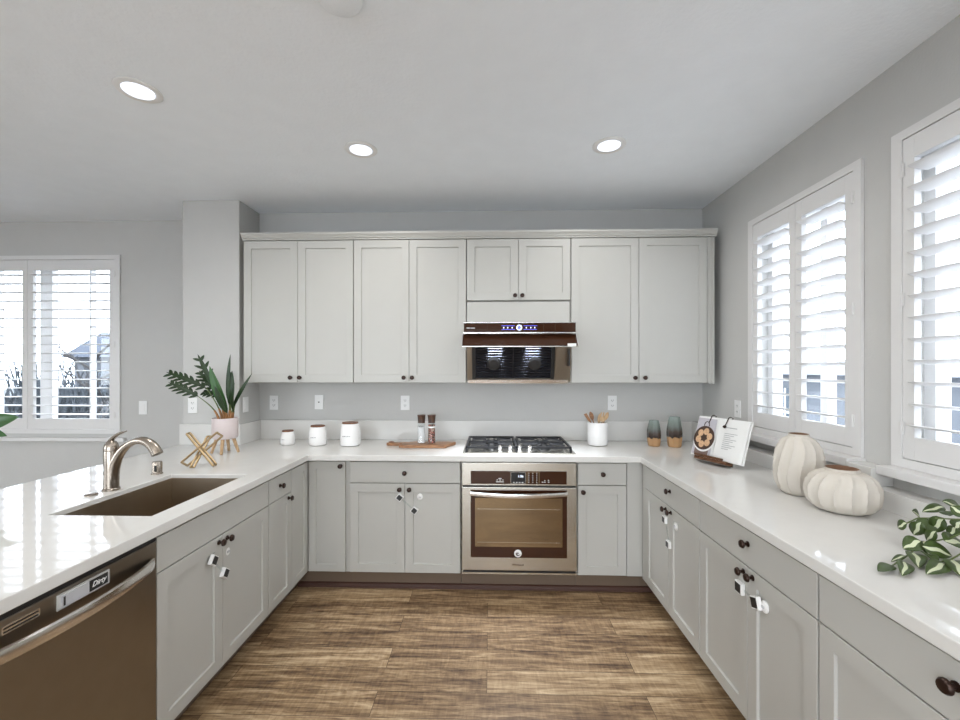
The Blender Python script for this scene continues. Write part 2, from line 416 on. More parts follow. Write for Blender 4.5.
# ------------------------------------------------------------------ counter and splash
bm = bmesh.new()
xs = [-2.295, -1.862, -1.70, -1.29, -1.183, .982, XW-.001]
ys = [.15, 1.608, 2.250, 2.777, 3.138, YW-.001]
keep = set()
for i in range(6):
    for j in range(5):
        x = (xs[i]+xs[i+1])/2; y = (ys[j]+ys[j+1])/2
        k = (x < -1.183 and y < 3.138) or (x > .982) or (y > 2.777 and x > -1.862)
        if -1.70 < x < -1.29 and 1.608 < y < 2.250: k = False
        if k: keep.add((i, j))
skip = {(i, j) for i in range(6) for j in range(5)} - keep
plate(bm, xs, ys, skip, C, .876, lambda u, n, z: Vector((u, z, n)))
bmesh.ops.recalc_face_normals(bm, faces=bm.faces)
top = obj('countertop', bm, 'quartz')
top.data.update()
bm = bmesh.new(); bm.from_mesh(top.data)
es = [e for e in bm.edges if len(e.link_faces) == 2 and e.calc_face_angle(0) > .9]
bmesh.ops.bevel(bm, geom=es, offset=.0035, segments=2, profile=.5, affect='EDGES')
bm.to_mesh(top.data); bm.free()
tag(top, 'white quartz U-shaped countertop running around the whole kitchen', 'countertop', loc=(0, 3.1, .876))
sp = thing('backsplash', 'low white quartz upstand along the walls behind the countertop', 'backsplash', (0, YW, C))
z0, z1 = C+.0005, 1.068
obj('splash_panel', B(-1.839, XW-.001, YW-.020, YW-.001, z0, z1), 'quartz', sp, bev=.0015)
obj('splash_panel', B(-1.859, -1.840, 3.119, YW-.001, z0, z1), 'quartz', sp, bev=.0015)
obj('splash_panel', B(-2.303, -1.860, 3.119, 3.139, z0, z1), 'quartz', sp, bev=.0015)
bm = B(1.597, XW-.001, .93, 2.813, z0, .992)
obj('splash_ledge', bm, 'quartz', sp, bev=.0015)
obj('splash_block', B(1.5965, XW-.0005, 2.8135, YW-.0205, z0, 1.068), 'quartz', sp, bev=.0015)
obj('splash_block', B(1.597, XW-.0005, 1.8225, 1.9515, .9925, 1.070), 'quartz', sp, bev=.0015)
obj('splash_block', B(1.597, XW-.0005, .15, .9298, z0, 1.068), 'quartz', sp)

# ------------------------------------------------------------------ cabinets
def front(parent, name, T, u0, u1, z0, z1, shaker=True, th=.019, fw=.055):
    R = lambda o, n: [T(u0+o, n, z0+o), T(u1-o, n, z0+o), T(u1-o, n, z1-o), T(u0+o, n, z1-o)]
    rs = [R(0, -th), R(0, -.0015), R(.0015, 0)]
    if shaker: rs += [R(fw, 0), R(fw+.0006, -.001), R(fw+.0014, -.0095)]
    return obj(name, loops(bmesh.new(), rs), 'cab', parent)
def knob(parent, T, u, z, r=.0155):
    bm = bmesh.new(); N = T(0, 1, 0)-T(0, 0, 0); o = T(u, 0, z); a, b = basis(N)
    pr = [(.011, 0), (.011, .003), (.0055, .005), (.0055, .014), (.010, .017), (r, .021), (r, .025), (r*.8, .030), (r*.3, .032)]
    loops(bm, [[o+N*h+a*q*math.cos(2*PI*i/16)+b*q*math.sin(2*PI*i/16) for i in range(16)] for q, h in pr])
    return obj('knob', bm, 'bronze', parent, smooth=True)
def carcass(t, T, u0, u1, z0, z1, depth, kick=True):
    bm = B(u0, u1, -depth, -.0205, z0, z1, T=T)
    obj('cabinet_body', bm, 'cab', t)
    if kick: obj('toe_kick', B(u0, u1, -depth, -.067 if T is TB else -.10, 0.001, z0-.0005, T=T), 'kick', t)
ZB0, ZB1 = .122, .875

# back run -------------------------------------------------------------------
cb = thing('corner_base_cabinet', 'corner base cabinet with two narrow doors meeting at a right angle, left of the room', 'cabinet', (-1.3, 2.95, 0))
bm = B(-1.80, -.922, YB+.0205, YW-.03, ZB0, ZB1); obj('cabinet_body', bm, 'cab', cb)
bm = B(-1.80, XL-.0205, 2.582, YB+.019, ZB0, ZB1); obj('cabinet_body', bm, 'cab', cb)
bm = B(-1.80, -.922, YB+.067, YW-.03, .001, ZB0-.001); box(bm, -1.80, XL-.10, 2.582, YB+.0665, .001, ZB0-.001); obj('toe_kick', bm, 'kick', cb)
d = front(cb, 'door', TB, -1.196, -.950, .129, .862, fw=.048); knob(d, TB, -.978, .835)
front(cb, 'door', TL, 2.582, 2.812, .129, .862, fw=.048)

b1 = thing('base_cabinet', 'two-door base cabinet with a wide drawer left of the oven, closed by a safety latch', 'cabinet', (-.55, 3.1, 0))
carcass(b1, TB, -.921, -.180, ZB0, ZB1, .57)
d = front(b1, 'drawer', TB, -.917, -.183, .724, .862, False); knob(d, TB, -.550, .792)
d = front(b1, 'door', TB, -.917, -.5515, .129, .719); knob(d, TB, -.583, .683)
d = front(b1, 'door', TB, -.5485, -.183, .129, .719); knob(d, TB, -.519, .683)

b2 = thing('base_cabinet', 'narrow base cabinet with one drawer and one door right of the oven', 'cabinet', (.78, 3.1, 0))
carcass(b2, TB, .588, 1.01, ZB0, ZB1, .57)
d = front(b2, 'drawer', TB, .591, .906, .720, .862, False); knob(d, TB, .750, .793)
d = front(b2, 'door', TB, .591, .906, .129, .715); knob(d, TB, .622, .676)
obj('filler_strip', B(.911, 1.0195, -.0203, -.006, .124, .872, T=TB), 'cab', b2)

obj('toe_kick', B(1.011, 1.0995, YB+.067, YB+.16, .001, .1215), 'kick', b2)
# right run --------------------------------------------------------------------
r1 = thing('base_cabinet', 'two-door base cabinet with a drawer in the right run, nearest the back corner', 'cabinet', (1.3, 2.35, 0))
carcass(r1, TR, 2.040, 2.796, ZB0, ZB1, .65)
d = front(r1, 'drawer', TR, 2.042, 2.738, .726, .864, False); knob(d, TR, 2.368, .809)
d = front(r1, 'door', TR, 2.3915, 2.738, .129, .721); knob(d, TR, 2.423, .695)
d = front(r1, 'door', TR, 2.042, 2.3885, .129, .721); knob(d, TR, 2.355, .697)
obj('filler_strip', B(2.741, 2.796, -.0203, -.003, .124, .872, T=TR), 'cab', r1)
r2 = thing('base_cabinet', 'two-door base cabinet with a drawer in the middle of the right run, below the vases', 'cabinet', (1.3, 1.64, 0))
carcass(r2, TR, 1.314, 2.038, ZB0, ZB1, .65)
d = front(r2, 'drawer', TR, 1.317, 2.036, .726, .864, False); knob(d, TR, 1.662, .811)
d = front(r2, 'door', TR, 1.6675, 2.036, .129, .721); knob(d, TR, 1.690, .693)
d = front(r2, 'door', TR, 1.317, 1.6645, .129, .721); knob(d, TR, 1.632, .696)
r3 = thing('base_cabinet', 'base cabinet with a drawer at the near right, its knob beside the photo edge', 'cabinet', (1.3, .9, 0))
carcass(r3, TR, .40, 1.312, ZB0, ZB1, .65)
d = front(r3, 'drawer', TR, .53, 1.309, .726, .864, False); knob(d, TR, .932, .809, .017)
front(r3, 'door', TR, .9215, 1.309, .129, .721); front(r3, 'door', TR, .53, .9185, .129, .721)

# left run ----------------------------------------------------------------------
s1 = thing('sink_base_cabinet', 'wide two-door cabinet with a false drawer front under the sink', 'cabinet', (-1.5, 1.9, 0))
bm = bmesh.new(); T = TL
box(bm, 1.521, 1.541, -.61, -.0205, ZB0, ZB1, T); box(bm, 2.290, 2.310, -.61, -.0205, ZB0, ZB1, T)
box(bm, 1.541, 2.290, -.61, -.0205, ZB0, .140, T); box(bm, 1.541, 2.290, -.035, -.0205, .69, ZB1, T); box(bm, 1.541, 2.290, -.61, -.60, .14, ZB1, T)
obj('cabinet_body', bm, 'cab', s1)
obj('toe_kick', B(1.521, 2.310, -.6, -.10, .001, ZB0-.001, T=T), 'kick', s1)
front(s1, 'false_drawer_front', TL, 1.524, 2.308, .733, .864, False)
d = front(s1, 'door', TL, 1.524, 1.9065, .129, .728); knob(d, TL, 1.878, .702)
d = front(s1, 'door', TL, 1.9095, 2.308, .129, .728); knob(d, TL, 1.938, .700)
s2 = thing('base_cabinet', 'narrow base cabinet with one drawer and one door in the left run beyond the sink', 'cabinet', (-1.5, 2.43, 0))
carcass(s2, TL, 2.312, 2.579, ZB0, ZB1, .61)
d = front(s2, 'drawer', TL, 2.314, 2.577, .733, .864, False); knob(d, TL, 2.436, .805)
d = front(s2, 'door', TL, 2.314, 2.577, .129, .728, fw=.048); knob(d, TL, 2.540, .702)

# uppers ----------------------------------------------------------------------
def upper(label, u0, u1, z0, z1, mid, kn, zk):
    t = thing('wall_cabinet', label, 'cabinet', ((u0+u1)/2, 3.26, z0))
    obj('cabinet_body', B(u0, u1, -.308, -.0205, z0, z1, T=TU), 'cab', t, bev=.001)
    a = front(t, 'door', TU, u0+.0025, mid-.0015, z0+.003, z1-.004)
    b = front(t, 'door', TU, mid+.0015, u1-.0025, z0+.003, z1-.004)
    knob(a, TU, kn[0], zk); knob(b, TU, kn[1], zk)
    return t
upper('tall two-door wall cabinet at the left end, beside the column', -1.812, -.990, 1.378, 2.430, -1.404, (-1.453, -1.385), 1.417)
upper('tall two-door wall cabinet left of the range hood, above the jars and cutting board', -.989, -.158, 1.378, 2.430, -.578, (-.614, -.553), 1.417)
u3 = upper('short two-door wall cabinet above the range hood', -.156, 0.598, 1.978, 2.430, .221, (.196, .248), 2.012)
obj('hood_cover_panel', B(-.154, .594, -.3, -.012, 1.800, 1.972, T=TU), 'cab', u3)
u4 = upper('tall two-door wall cabinet at the right end, right of the range hood', .599, 1.632, 1.372, 2.428, 1.0885, (1.063, 1.120), 1.412) if False else None
u4 = thing('wall_cabinet', 'tall two-door wall cabinet at the right end, right of the range hood', 'cabinet', (1.1, 3.26, 1.372))
obj('cabinet_body', B(.600, 1.626, -.308, -.0205, 1.378, 2.430, T=TU), 'cab', u4, bev=.001)
a = front(u4, 'door', TU, .604, 1.086, 1.381, 2.426); knob(a, TU, 1.056, 1.417)
a = front(u4, 'door', TU, 1.090, 1.572, 1.381, 2.426); knob(a, TU, 1.128, 1.417)
bm = B(1.576, 1.626, -.0203, -.004, 1.379, 2.429, T=TU); box(bm, 1.588, 1.600, -.004, 0, 1.373, 2.427, T=TU); box(bm, 1.610, 1.622, -.004, 0, 1.373, 2.427, T=TU)
obj('fluted_filler', bm, 'cab', u4)
# crown
pts = [(-.30, 2.431), (.006, 2.431), (.006, 2.440), (.016, 2.444), (.016, 2.450), (.026, 2.462), (.030, 2.466), (.030, 2.480), (-.30, 2.480)]
cr = obj('crown_molding', loops(bmesh.new(), [[TU(-1.817, n, z) for n, z in pts], [TU(1.634, n, z) for n, z in pts]]), 'cab')
tag(cr, 'greige crown moulding running along the top of the wall cabinets', 'moulding', loc=(0, 3.2, 2.429))

# ------------------------------------------------------------------ oven
T = TB
ov = thing('wall_oven', 'stainless steel built-in oven with brown glass door under the cooktop', 'oven', (.205, 3.1, .12))
obj('oven_body', B(-.172, .580, -.55, .0, .140, .866, T=T), 'steel', ov)
bm = B(-.170, .578, .0005, .018, .718, .865, T=T)
obj('control_panel', bm, 'steel', ov, bev=.003)
cp = obj('control_glass', B(-.111, .514, .0182, .0205, .728, .812, T=T), 'blackgl', ov)
obj('display', B(.152, .246, .0206, .0222, .731, .806, T=T), 'screen', cp)
obj('display_frame', loops(bmesh.new(), [[T(.150, n, .729), T(.248, n, .729), T(.248, n, .808), T(.150, n, .808)] for n in (.0206, .0212)]), 'steel', cp)
obj('clock_digits', text('1:06', .022, T(.214, .0224, .779), (1, 0, 0), (0, 0, 1)), 'led', cp)
bm = bmesh.new()
for i in range(4): box(bm, .166+i*.019, .174+i*.019, .0222, .0227, .737, .742, T)
for i in range(3):
    for j in range(5): box(bm, .266+i*.026, .270+i*.026, .0206, .0211, .738+j*.0145, .743+j*.0145, T)
for x, y, w in ((.352, .740, .012), (.368, .740, .009), (.368, .750, .007), (.392, .740, .010), (.392, .752, .008), (.055, .740, .05), (.058, .752, .008), (.075, .752, .012), (.095, .752, .008), (.07, .762, .02)):
    box(bm, x, x+w, .0206, .0211, y, y+.004, T)
obj('button_marks', bm, 'white_pl', cp)
bm = bmesh.new()
for a in ((.256, .258, .733, .808), (.334, .336, .733, .808), (.258, .334, .806, .808)): box(bm, a[0], a[1], .0206, .0210, a[2], a[3], T)
obj('keypad_outline', bm, 'gold', cp)
obj('panel_gap', B(-.166, .574, .0003, .012, .7095, .7168, T=T), 'black', ov)
dr = obj('oven_door', B(-.170, .578, .0005, .030, .166, .708, T=T), 'steel', ov, bev=.004)
dg = obj('door_glass', B(-.111, .514, .0302, .0325, .252, .690, T=T), 'blackgl', dr)
obj('oven_window', B(-.083, .484, .0326, .0334, .322, .640, T=T), 'ovenwin', dr)
bm = bmesh.new()
box(bm, -.07, .47, .0335, .0339, .566, .569, T); box(bm, -.07, .47, .0335, .0339, .350, .3525, T); box(bm, .10, .106, .0335, .0337, .36, .56, T) if False else None
obj('rack_line', bm, 'steel', dr)
# curved flat handle
bm = bmesh.new(); rings = []
for i in range(25):
    s = i/24; x = -.113+.629*s; bow = math.sin(PI*s)
    zc = .672-.010*bow; nn = .045+.020*bow
    hh = .016
    rings.append([T(x, nn, zc-hh), T(x, nn+.010, zc-hh+.004), T(x, nn+.012, zc), T(x, nn+.010, zc+hh-.004), T(x, nn, zc+hh)])
loops(bm, rings)
hd = obj('handle', bm, 'steel_h', dr, smooth=True)
bm = B(-.108, -.085, .030, .055, .662, .684, T=T); box(bm, .488, .511, .030, .055, .662, .684, T); obj('handle_mount', bm, 'steel_h', hd)
bm = lathe(bmesh.new(), [(.024, 0), (.024, -.003), (.019, -.004)], T(.196, .0335, .281), 'Y', 28); bd = obj('round_badge', bm, 'white_pl', dr)
bm = bmesh.new()
for k in range(3):
    rr = .006+.004*k
    tube(bm, [T(.196+rr*math.cos(a), .0385, .279+rr*.8*math.sin(a)) for a in [PI*.1+i*PI*1.3/10+k for i in range(11)]], .0016, 6)
obj('swirl_mark', bm, 'bronze', bd)
obj('brand_lettering', text('Whirlpool', .018, T(.196, .0306, .205), (1, 0, 0), (0, 0, 1), bold=.0004), 'capw', dr)
obj('lower_vent', B(-.160, .568, .0003, .026, .1515, .1645, T=T), 'black', ov)
obj('lower_trim', B(-.170, .578, .0005, .024, .139, .150, T=T), 'steel', ov)
obj('toe_kick', B(-.178, .586, -.55, -.067, .001, .1385, T=T), 'kick', ov)

# ------------------------------------------------------------------ cooktop
ct = thing('gas_cooktop', 'stainless gas cooktop with black cast iron grates above the oven', 'cooktop', (.207, 3.08, C))
obj('cooktop_plate', B(-.168, .580, 2.832, 3.335, C+.0008, C+.011), 'steel', ct, bev=.004)
zp = C+.0113
for gx0, gx1 in ((-.150, .201), (.212, .562)):
    bm = bmesh.new(); r = .0062; z = C+.038
    y0, y1 = 2.885, 3.320
    for y in (y0, (y0+y1)/2, y1): box(bm, gx0, gx1, y-.006, y+.006, z-.007, z+.006)
    for x in (gx0, gx1-.012): box(bm, x, x+.012, y0-.006, y1+.006, z-.007, z+.006)
    for cy in (y0+.11, y1-.11):
        cx = (gx0+gx1)/2
        for k in range(8):
            a = 2*PI*k/8+PI/8
            ex, ey = cx+.155*math.cos(a), cy+.10*math.sin(a)
            ex = min(max(ex, gx0), gx1)
            tube(bm, [(cx+.045*math.cos(a), cy+.04*math.sin(a), z+.004), (ex, ey, z)], .0058, 6)
    for x in (gx0+.006, gx1-.006):
        for y in (y0, y1): box(bm, x-.008, x+.008, y-.008, y+.008, zp, z-.006)
    obj('grate', bm, 'iron', ct)
    for cy in (y0+.11, y1-.11):
        cx = (gx0+gx1)/2
        bm = lathe(bmesh.new(), [(.058, 0), (.055, .004), (.038, .008), (.038, .016), (.034, .022), (.002, .024)], (cx, cy, zp), n=24); obj('burner', bm, 'black', ct, smooth=True)
for x, y in ((.082, 2.872), (.150, 2.878), (.214, 2.884), (.281, 2.874)):
    k = obj('control_knob', lathe(bmesh.new(), [(.021, 0), (.021, .006), (.015, .010), (.014, .034), (.011, .038), (.001, .038)], (x, y, zp), n=20), 'steel_h', ct, smooth=True)
    obj('knob_grip', B(x-.003, x+.003, y-.016, y+.014, zp+.034, zp+.044), 'steel_h', k)

# ------------------------------------------------------------------ range hood
hd = thing('range_hood', 'brown glass range hood with a lit control strip and black filters over the cooktop', 'range hood', (.215, 3.2, 1.38))
# profile helper in y-z
def hood_prism(pts, x0, x1): return loops(bmesh.new(), [[Vector((x0, y, z)) for y, z in pts], [Vector((x1, y, z)) for y, z in pts]])
obj('hood_box', B(-.158, .590, 2.925, 3.10, 1.735, 1.797), 'steel', hd)
f = obj('control_strip', B(-.163, .594, 2.905, 2.9245, 1.731, 1.792), 'blackgl', hd)
obj('strip_trim', B(-.165, .596, 2.902, 2.9245, 1.793, 1.797), 'steel_h', hd)
obj('strip_trim', B(-.167, .598, 2.895, 2.9245, 1.722, 1.7285), 'steel_h', hd)
flap = obj('glass_flap', hood_prism([(2.930, 1.719), (2.938, 1.719), (2.868, 1.634), (2.858, 1.636)], -.170, .600), 'blackgl', hd)
bm = hood_prism([(2.930, 1.7195), (2.938, 1.7195), (2.868, 1.630), (2.858, 1.632)], -.1745, -.1705); obj('flap_edge', bm, 'steel_h', flap)
bm = hood_prism([(2.930, 1.7195), (2.938, 1.7195), (2.868, 1.630), (2.858, 1.632)], .6005, .6045); obj('flap_edge', bm, 'steel_h', flap)
obj('lower_edge', B(-.172, .602, 2.855, 2.867, 1.6285, 1.6335), 'steel', flap)
obj('sticker', B(.530, .588, 2.854, 2.856, 1.630, 1.650), 'white_pl', flap)
# chamber sides / bottom rail / back shell
chz = 1.392
# chamber: mesh filter face leaning back downwards
fr = [(2.985, 1.700), (3.075, 1.405)]
P3 = lambda x, s, n=0: Vector((x, fr[0][0]+(fr[1][0]-fr[0][0])*s-n*.957, fr[0][1]+(fr[1][1]-fr[0][1])*s-n*.292))
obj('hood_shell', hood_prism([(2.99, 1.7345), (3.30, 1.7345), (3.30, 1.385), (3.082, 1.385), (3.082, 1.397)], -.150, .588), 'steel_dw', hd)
def fpanel(x0, x1, s0, s1, n0, n1):
    return loops(bmesh.new(), [[P3(x0, s0, n), P3(x1, s0, n), P3(x1, s1, n), P3(x0, s1, n)] for n in (n0, n1)])
obj('side_panel', fpanel(.475, .560, .03, .98, .004, .010), 'steel_dw', hd)
obj('side_panel', fpanel(-.140, -.118, .03, .98, .004, .010), 'steel_dw', hd)
obj('bottom_rail', hood_prism([(3.06, 1.377), (3.11, 1.377), (3.11, 1.397), (3.055, 1.402)], -.138, .570), 'steel_h', hd)
obj('hinge_strut', B(.556, .566, 2.95, 3.05, 1.50, 1.62), 'black_pl', hd)
for gx0, gx1 in ((-.112, .1782), (.1788, .470)):
    g = obj('filter', fpanel(gx0, gx1, .03, .97, .002, .008), 'filter', hd)
    bm = bmesh.new()
    for i in range(15):
        s = .07+i*.061
        for a in ((gx0+.028, gx1-.006) if gx0 < 0 else (gx0+.006, gx1-.028),):
            tube(bm, [P3(a[0], s, .012), P3(a[1], s, .012)], .0042, 6)
    obj('filter_bars', bm, 'filter', g)
    cx = (gx0+gx1)/2
    bm = bmesh.new()
    rings = []
    for r_, n_ in ((.047, .010), (.047, .020), (.030, .024), (.002, .024)):
        c = P3(cx+.006, .60, n_)
        e1 = Vector((1, 0, 0)); e2 = (P3(0, 1)-P3(0, 0)).normalized()
        rings.append([c+e1*r_*math.cos(2*PI*k/28)+e2*r_*math.sin(2*PI*k/28) for k in range(28)])
    loops(bm, rings); obj('fan_hub', bm, 'black', g)
    ed = .012
    x0, x1 = (gx0, gx0+.024) if gx0 < 0 else (gx1-.024, gx1)
    obj('filter_edge', fpanel(x0, x1, .02, .98, .009, .013), 'black', g)
    lx = cx+.02 if gx0 < 0 else cx
    obj('hood_lamp', B(lx-.05, lx+.05, 2.942, 2.966, 1.712, 1.717), 'led', hd)
    l = bpy.data.lights.new('hood_lamp_light', 'AREA'); l.shape = 'RECTANGLE'; l.size = .1; l.size_y = .03; l.energy = 3.0; l.spread = math.radians(80); l.color = (.86, .92, 1)
    o = bpy.data.objects.new('hood_lamp_light', l); COL.objects.link(o); o.location = (lx, 2.954, 1.708); o.rotation_euler = (-.15, 0, 0)
# controls
bm = bmesh.new(); cxx = .213; nn = 2.9035
tube(bm, [(cxx+.016*math.cos(2*PI*k/24), nn, 1.761+.016*math.sin(2*PI*k/24)) for k in range(24)], .0035, 6, closed=True)
obj('power_ring', bm, 'led', f, smooth=True)
obj('power_button', lathe(bmesh.new(), [(.011, 0), (.011, -.002)], (cxx, 2.9045, 1.761), 'Y', 20), 'blueled', f)
bm = bmesh.new()
for sgn in (-1, 1):
    a, b = sorted((cxx+sgn*.030, cxx+sgn*.120))
    box(bm, a, b, 2.9036, 2.9046, 1.7725, 1.7745); box(bm, a, b, 2.9036, 2.9046, 1.7475, 1.7492)
obj('light_bars', bm, 'blueled', f)
bm = bmesh.new()
for k in (-.105, -.078, -.048, .048, .078, .105): box(bm, cxx+k-.003, cxx+k+.003, 2.9036, 2.9046, 1.756, 1.765)
obj('touch_icons', bm, 'led', f)
bm = bmesh.new()
for x in (-.005, .378, .455): box(bm, x, x+.002, 2.9038, 2.9048, 1.733, 1.790)
box(bm, -.155, -.008, 2.9038, 2.9048, 1.7445, 1.7475); obj('panel_seam', bm, 'bronze', f)
bm = B(-.145, -.120, 2.9036, 2.9046, 1.757, 1.761); box(bm, -.117, -.088, 2.9036, 2.9046, 1.7565, 1.7605)
obj('printed_mark', bm, 'white_pl', f)

# ------------------------------------------------------------------ sink, faucet, air gap
x0, x1, y0, y1 = -1.6992, -1.2908, 1.6088, 2.2492; zt = .894; zb = .665
bm = bmesh.new()
RR = lambda o, z: [Vector((x0+o, y0+o, z)), Vector((x1-o, y0+o, z)), Vector((x1-o, y1-o, z)), Vector((x0+o, y1-o, z))]
loops(bm, [RR(-.02, zt), RR(-.02, zt-.004), RR(-.004, zt-.008), RR(-.004, zb-.008), RR(.0, zb-.008)][::1], True, True) if False else None
loops(bm, [RR(0, zt), RR(.003, zt), RR(.012, zb+.02), RR(.03, zb)], False, True)
loops(bm, [RR(0, zt), RR(.008, zb+.018), RR(.026, zb-.004)], False, True)
bmesh.ops.remove_doubles(bm, verts=bm.verts, dist=1e-5)
snk = thing('undermount_sink', 'single bowl brushed steel sink set under the white peninsula counter', 'sink', (-1.515, 1.95, zb))
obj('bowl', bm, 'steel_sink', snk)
obj('drain', lathe(bmesh.new(), [(.055, .0005), (.055, .003), (.04, .002), (.038, -.002), (.001, -.002)], (-1.495, 1.95, zb+.001), n=24), 'steel_h', snk, smooth=True)
fa = thing('faucet', 'brushed nickel single lever kitchen faucet on the peninsula beside the sink', 'faucet', (-1.755, 1.945, C))
fx, fy = -1.755, 1.945
obj('body', lathe(bmesh.new(), [(.034, .001), (.034, .008), (.030, .012), (.029, .10), (.030, .180), (.029, .184)], (fx, fy, C), n=28), 'nickel', fa, smooth=True)
pts = bez((fx+.004, fy, C+.050), (fx+.012, fy-.004, C+.215), (fx+.170, fy-.006, C+.300), (fx+.232, fy-.015, C+.172), 24)
rad = [(.0275-.0115*min(1, i/11)) if i < 14 else .016+.0080*((i-14)/10)**.8 for i in range(25)]
obj('spout', tube(bmesh.new(), pts, rad, 18), 'nickel', fa, smooth=True)
bm = lathe(bmesh.new(), [(.029, .1845), (.0295, .198), (.026, .214), (.018, .228), (.004, .236)], (fx, fy, C), n=24)
tube(bm, bez((fx-.014, fy, C+.190), (fx-.010, fy, C+.240), (fx+.020, fy, C+.262), (fx+.072, fy, C+.276), 12), [.017, .017, .016, .015, .014, .013, .012, .011, .010, .009, .008, .006, .004], 12, .7)
obj('lever', bm, 'nickel', fa, smooth=True)
ag = thing('air_gap', 'short brushed nickel air gap cap on the counter behind the sink corner', 'air gap', (-1.779, 2.250, C))
obj('cap', lathe(bmesh.new(), [(.027, .001), (.027, .006), (.0235, .008), (.0235, .062), (.021, .068), (.001, .069)], (-1.779, 2.250, C), n=24), 'nickel', ag, smooth=True)
obj('slot', B(-1.773, -1.765, 2.2240, 2.2275, C+.018, C+.05), 'black_pl', ag)
hc = obj('sink_hole_cover', lathe(bmesh.new(), [(.026, 0), (.026, .004), (.021, .007), (.001, .008)], (-1.773, 1.862, C+.001), n=28), 'nickel', smooth=True)
tag(hc, 'flat round metal hole cover on the counter near the faucet base', 'hole cover', loc=(-1.773, 1.862, C))

# ------------------------------------------------------------------ dishwasher
T = TL
dw = thing('dishwasher', 'stainless steel dishwasher with a bowed bar handle at the lower left', 'dishwasher', (-1.5, 1.2, 0))
obj('tub', B(.902, 1.517, -.58, -.022, .115, .868, T=T), 'black', dw)
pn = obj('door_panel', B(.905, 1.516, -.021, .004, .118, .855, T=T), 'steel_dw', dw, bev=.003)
obj('top_edge', B(.905, 1.516, -.021, .002, .856, .868, T=T), 'black', dw)
bm = bmesh.new(); rings = []
for i in range(29):
    s = i/28; y = .930+.565*s; bow = math.sin(PI*s)**.7 if 0 < s < 1 else 0
    nn = .006+.042*bow; zc = .784-.005*bow; hh = .0195
    rings.append([T(y, nn, zc-hh), T(y, nn+.008, zc-hh+.003), T(y, nn+.011, zc), T(y, nn+.008, zc+hh-.003), T(y, nn, zc+hh)])
loops(bm, rings); hh_ = obj('handle', bm, 'steel_h', pn, smooth=True)
v = obj('vent_slot', B(1.022, 1.112, .0042, .0065, .818, .838, T=T), 'steel_h', pn)
bm = B(1.026, 1.108, .0066, .0072, .8305, .8345, T=T); box(bm, 1.026, 1.108, .0066, .0072, .8215, .8255, T); obj('slot', bm, 'black', v)
obj('toe_kick', B(.905, 1.516, -.55, -.10, .001, .1145, T=T), 'black', dw)
sg = thing('dirty_sign', 'silver slide magnet reading Dirty on the dishwasher front', 'sign', T(1.24, .005, .820))
obj('plate', B(1.157, 1.319, .0046, .0090, .803, .846, T=T), 'silver', sg)
obj('slider', B(1.166, 1.247, .0091, .0130, .8085, .8405, T=T), 'grey_pl', sg)
obj('slider_grip', B(1.169, 1.174, .0131, .0145, .812, .837, T=T), 'black_pl', sg)
bp = obj('black_panel', B(1.251, 1.312, .0091, .0102, .808, .841, T=T), 'black_pl', sg)
obj('lettering', text('Dirty', .0215, T(1.281, .0106, .825), (0, 1, 0), (0, 0, 1), shear=.35, bold=.0003), 'white_pl', bp)
box_l = thing('base_cabinet', 'base cabinet at the near end of the left run beyond the dishwasher, outside the picture', 'cabinet', (-1.5, .6, 0))
carcass(box_l, TL, .30, .899, ZB0, ZB1, .61); front(box_l, 'door', TL, .306, .893, .129, .862)

# ------------------------------------------------------------------ child safety latches
def latch(label, T, pads, disc, size=.033):
    t = thing('child_safety_latch', label, 'safety latch', T(pads[0][0], 0.001, pads[0][1]), 'child safety latches on the cabinet doors')
    c = []
    for (u, z, ang) in pads:
        def sqr(s, n): return [T(u+s*math.cos(ang+k*PI/2), n, z+s*math.sin(ang+k*PI/2)) for k in range(4)]
        s = size*.62
        p = obj('pad', loops(bmesh.new(), [sqr(s, .0012), sqr(s, .015), sqr(s*.93, .017)]), 'white_pl', t)
        obj('pad_face', loops(bmesh.new(), [sqr(s*.78, .0172), sqr(s*.78, .0185)]), 'black_pl', p)
        c.append((u, z))
    (ua, za), (ub, zb_) = c
    dd = Vector((ub-ua, zb_-za)); dd.normalize(); pp = Vector((-dd.y, dd.x))*.004
    e0, e1 = .02, .02
    q = [(ua+dd.x*e0+pp.x, za+dd.y*e0+pp.y), (ub-dd.x*e1+pp.x, zb_-dd.y*e1+pp.y), (ub-dd.x*e1-pp.x, zb_-dd.y*e1-pp.y), (ua+dd.x*e0-pp.x, za+dd.y*e0-pp.y)]
    obj('strap', loops(bmesh.new(), [[T(a, n, b) for a, b in q] for n in (.004, .0065)]), 'jarglass', t)
    if disc:
        u, z = disc
        N = T(0, 1, 0)-T(0, 0, 0); a, b = Vector((0, 0, 1)), N.cross(Vector((0, 0, 1))); o = T(u, -.0088, z)
        dk = thing('latch_anchor', disc_labels[len(DISC)], 'latch anchor', o, 'white latch anchors on the doors'); DISC.append(1)
        pr = [(.019, .0005), (.019, .006), (.015, .009), (.001, .010)]
        obj('anchor_plate', loops(bmesh.new(), [[o+N*h+a*q_*math.cos(2*PI*i/20)*1.15+b*q_*math.sin(2*PI*i/20) for i in range(20)] for q_, h in pr]), 'white_pl', dk, smooth=True)
        obj('catch', loops(bmesh.new(), [[o+N*h+a*i_+b*j_ for i_, j_ in ((-.004, -.008), (.004, -.008), (.004, .008), (-.004, .008))] for h in (.0101, .014)]), 'grey_pl', dk)
DISC = []
disc_labels = ['round white latch anchor on the sink cabinet door', 'round white latch anchor on the right door of the cabinet left of the oven', 'white latch anchor on the right run cabinet nearest the corner', 'white latch anchor behind the block pad on the cabinet below the cream vases']
latch('black faced latch pads joined across the two doors of the sink cabinet', TL, ((1.828, .645, .15), (1.908, .552, .15)), (1.946, .634), .046)
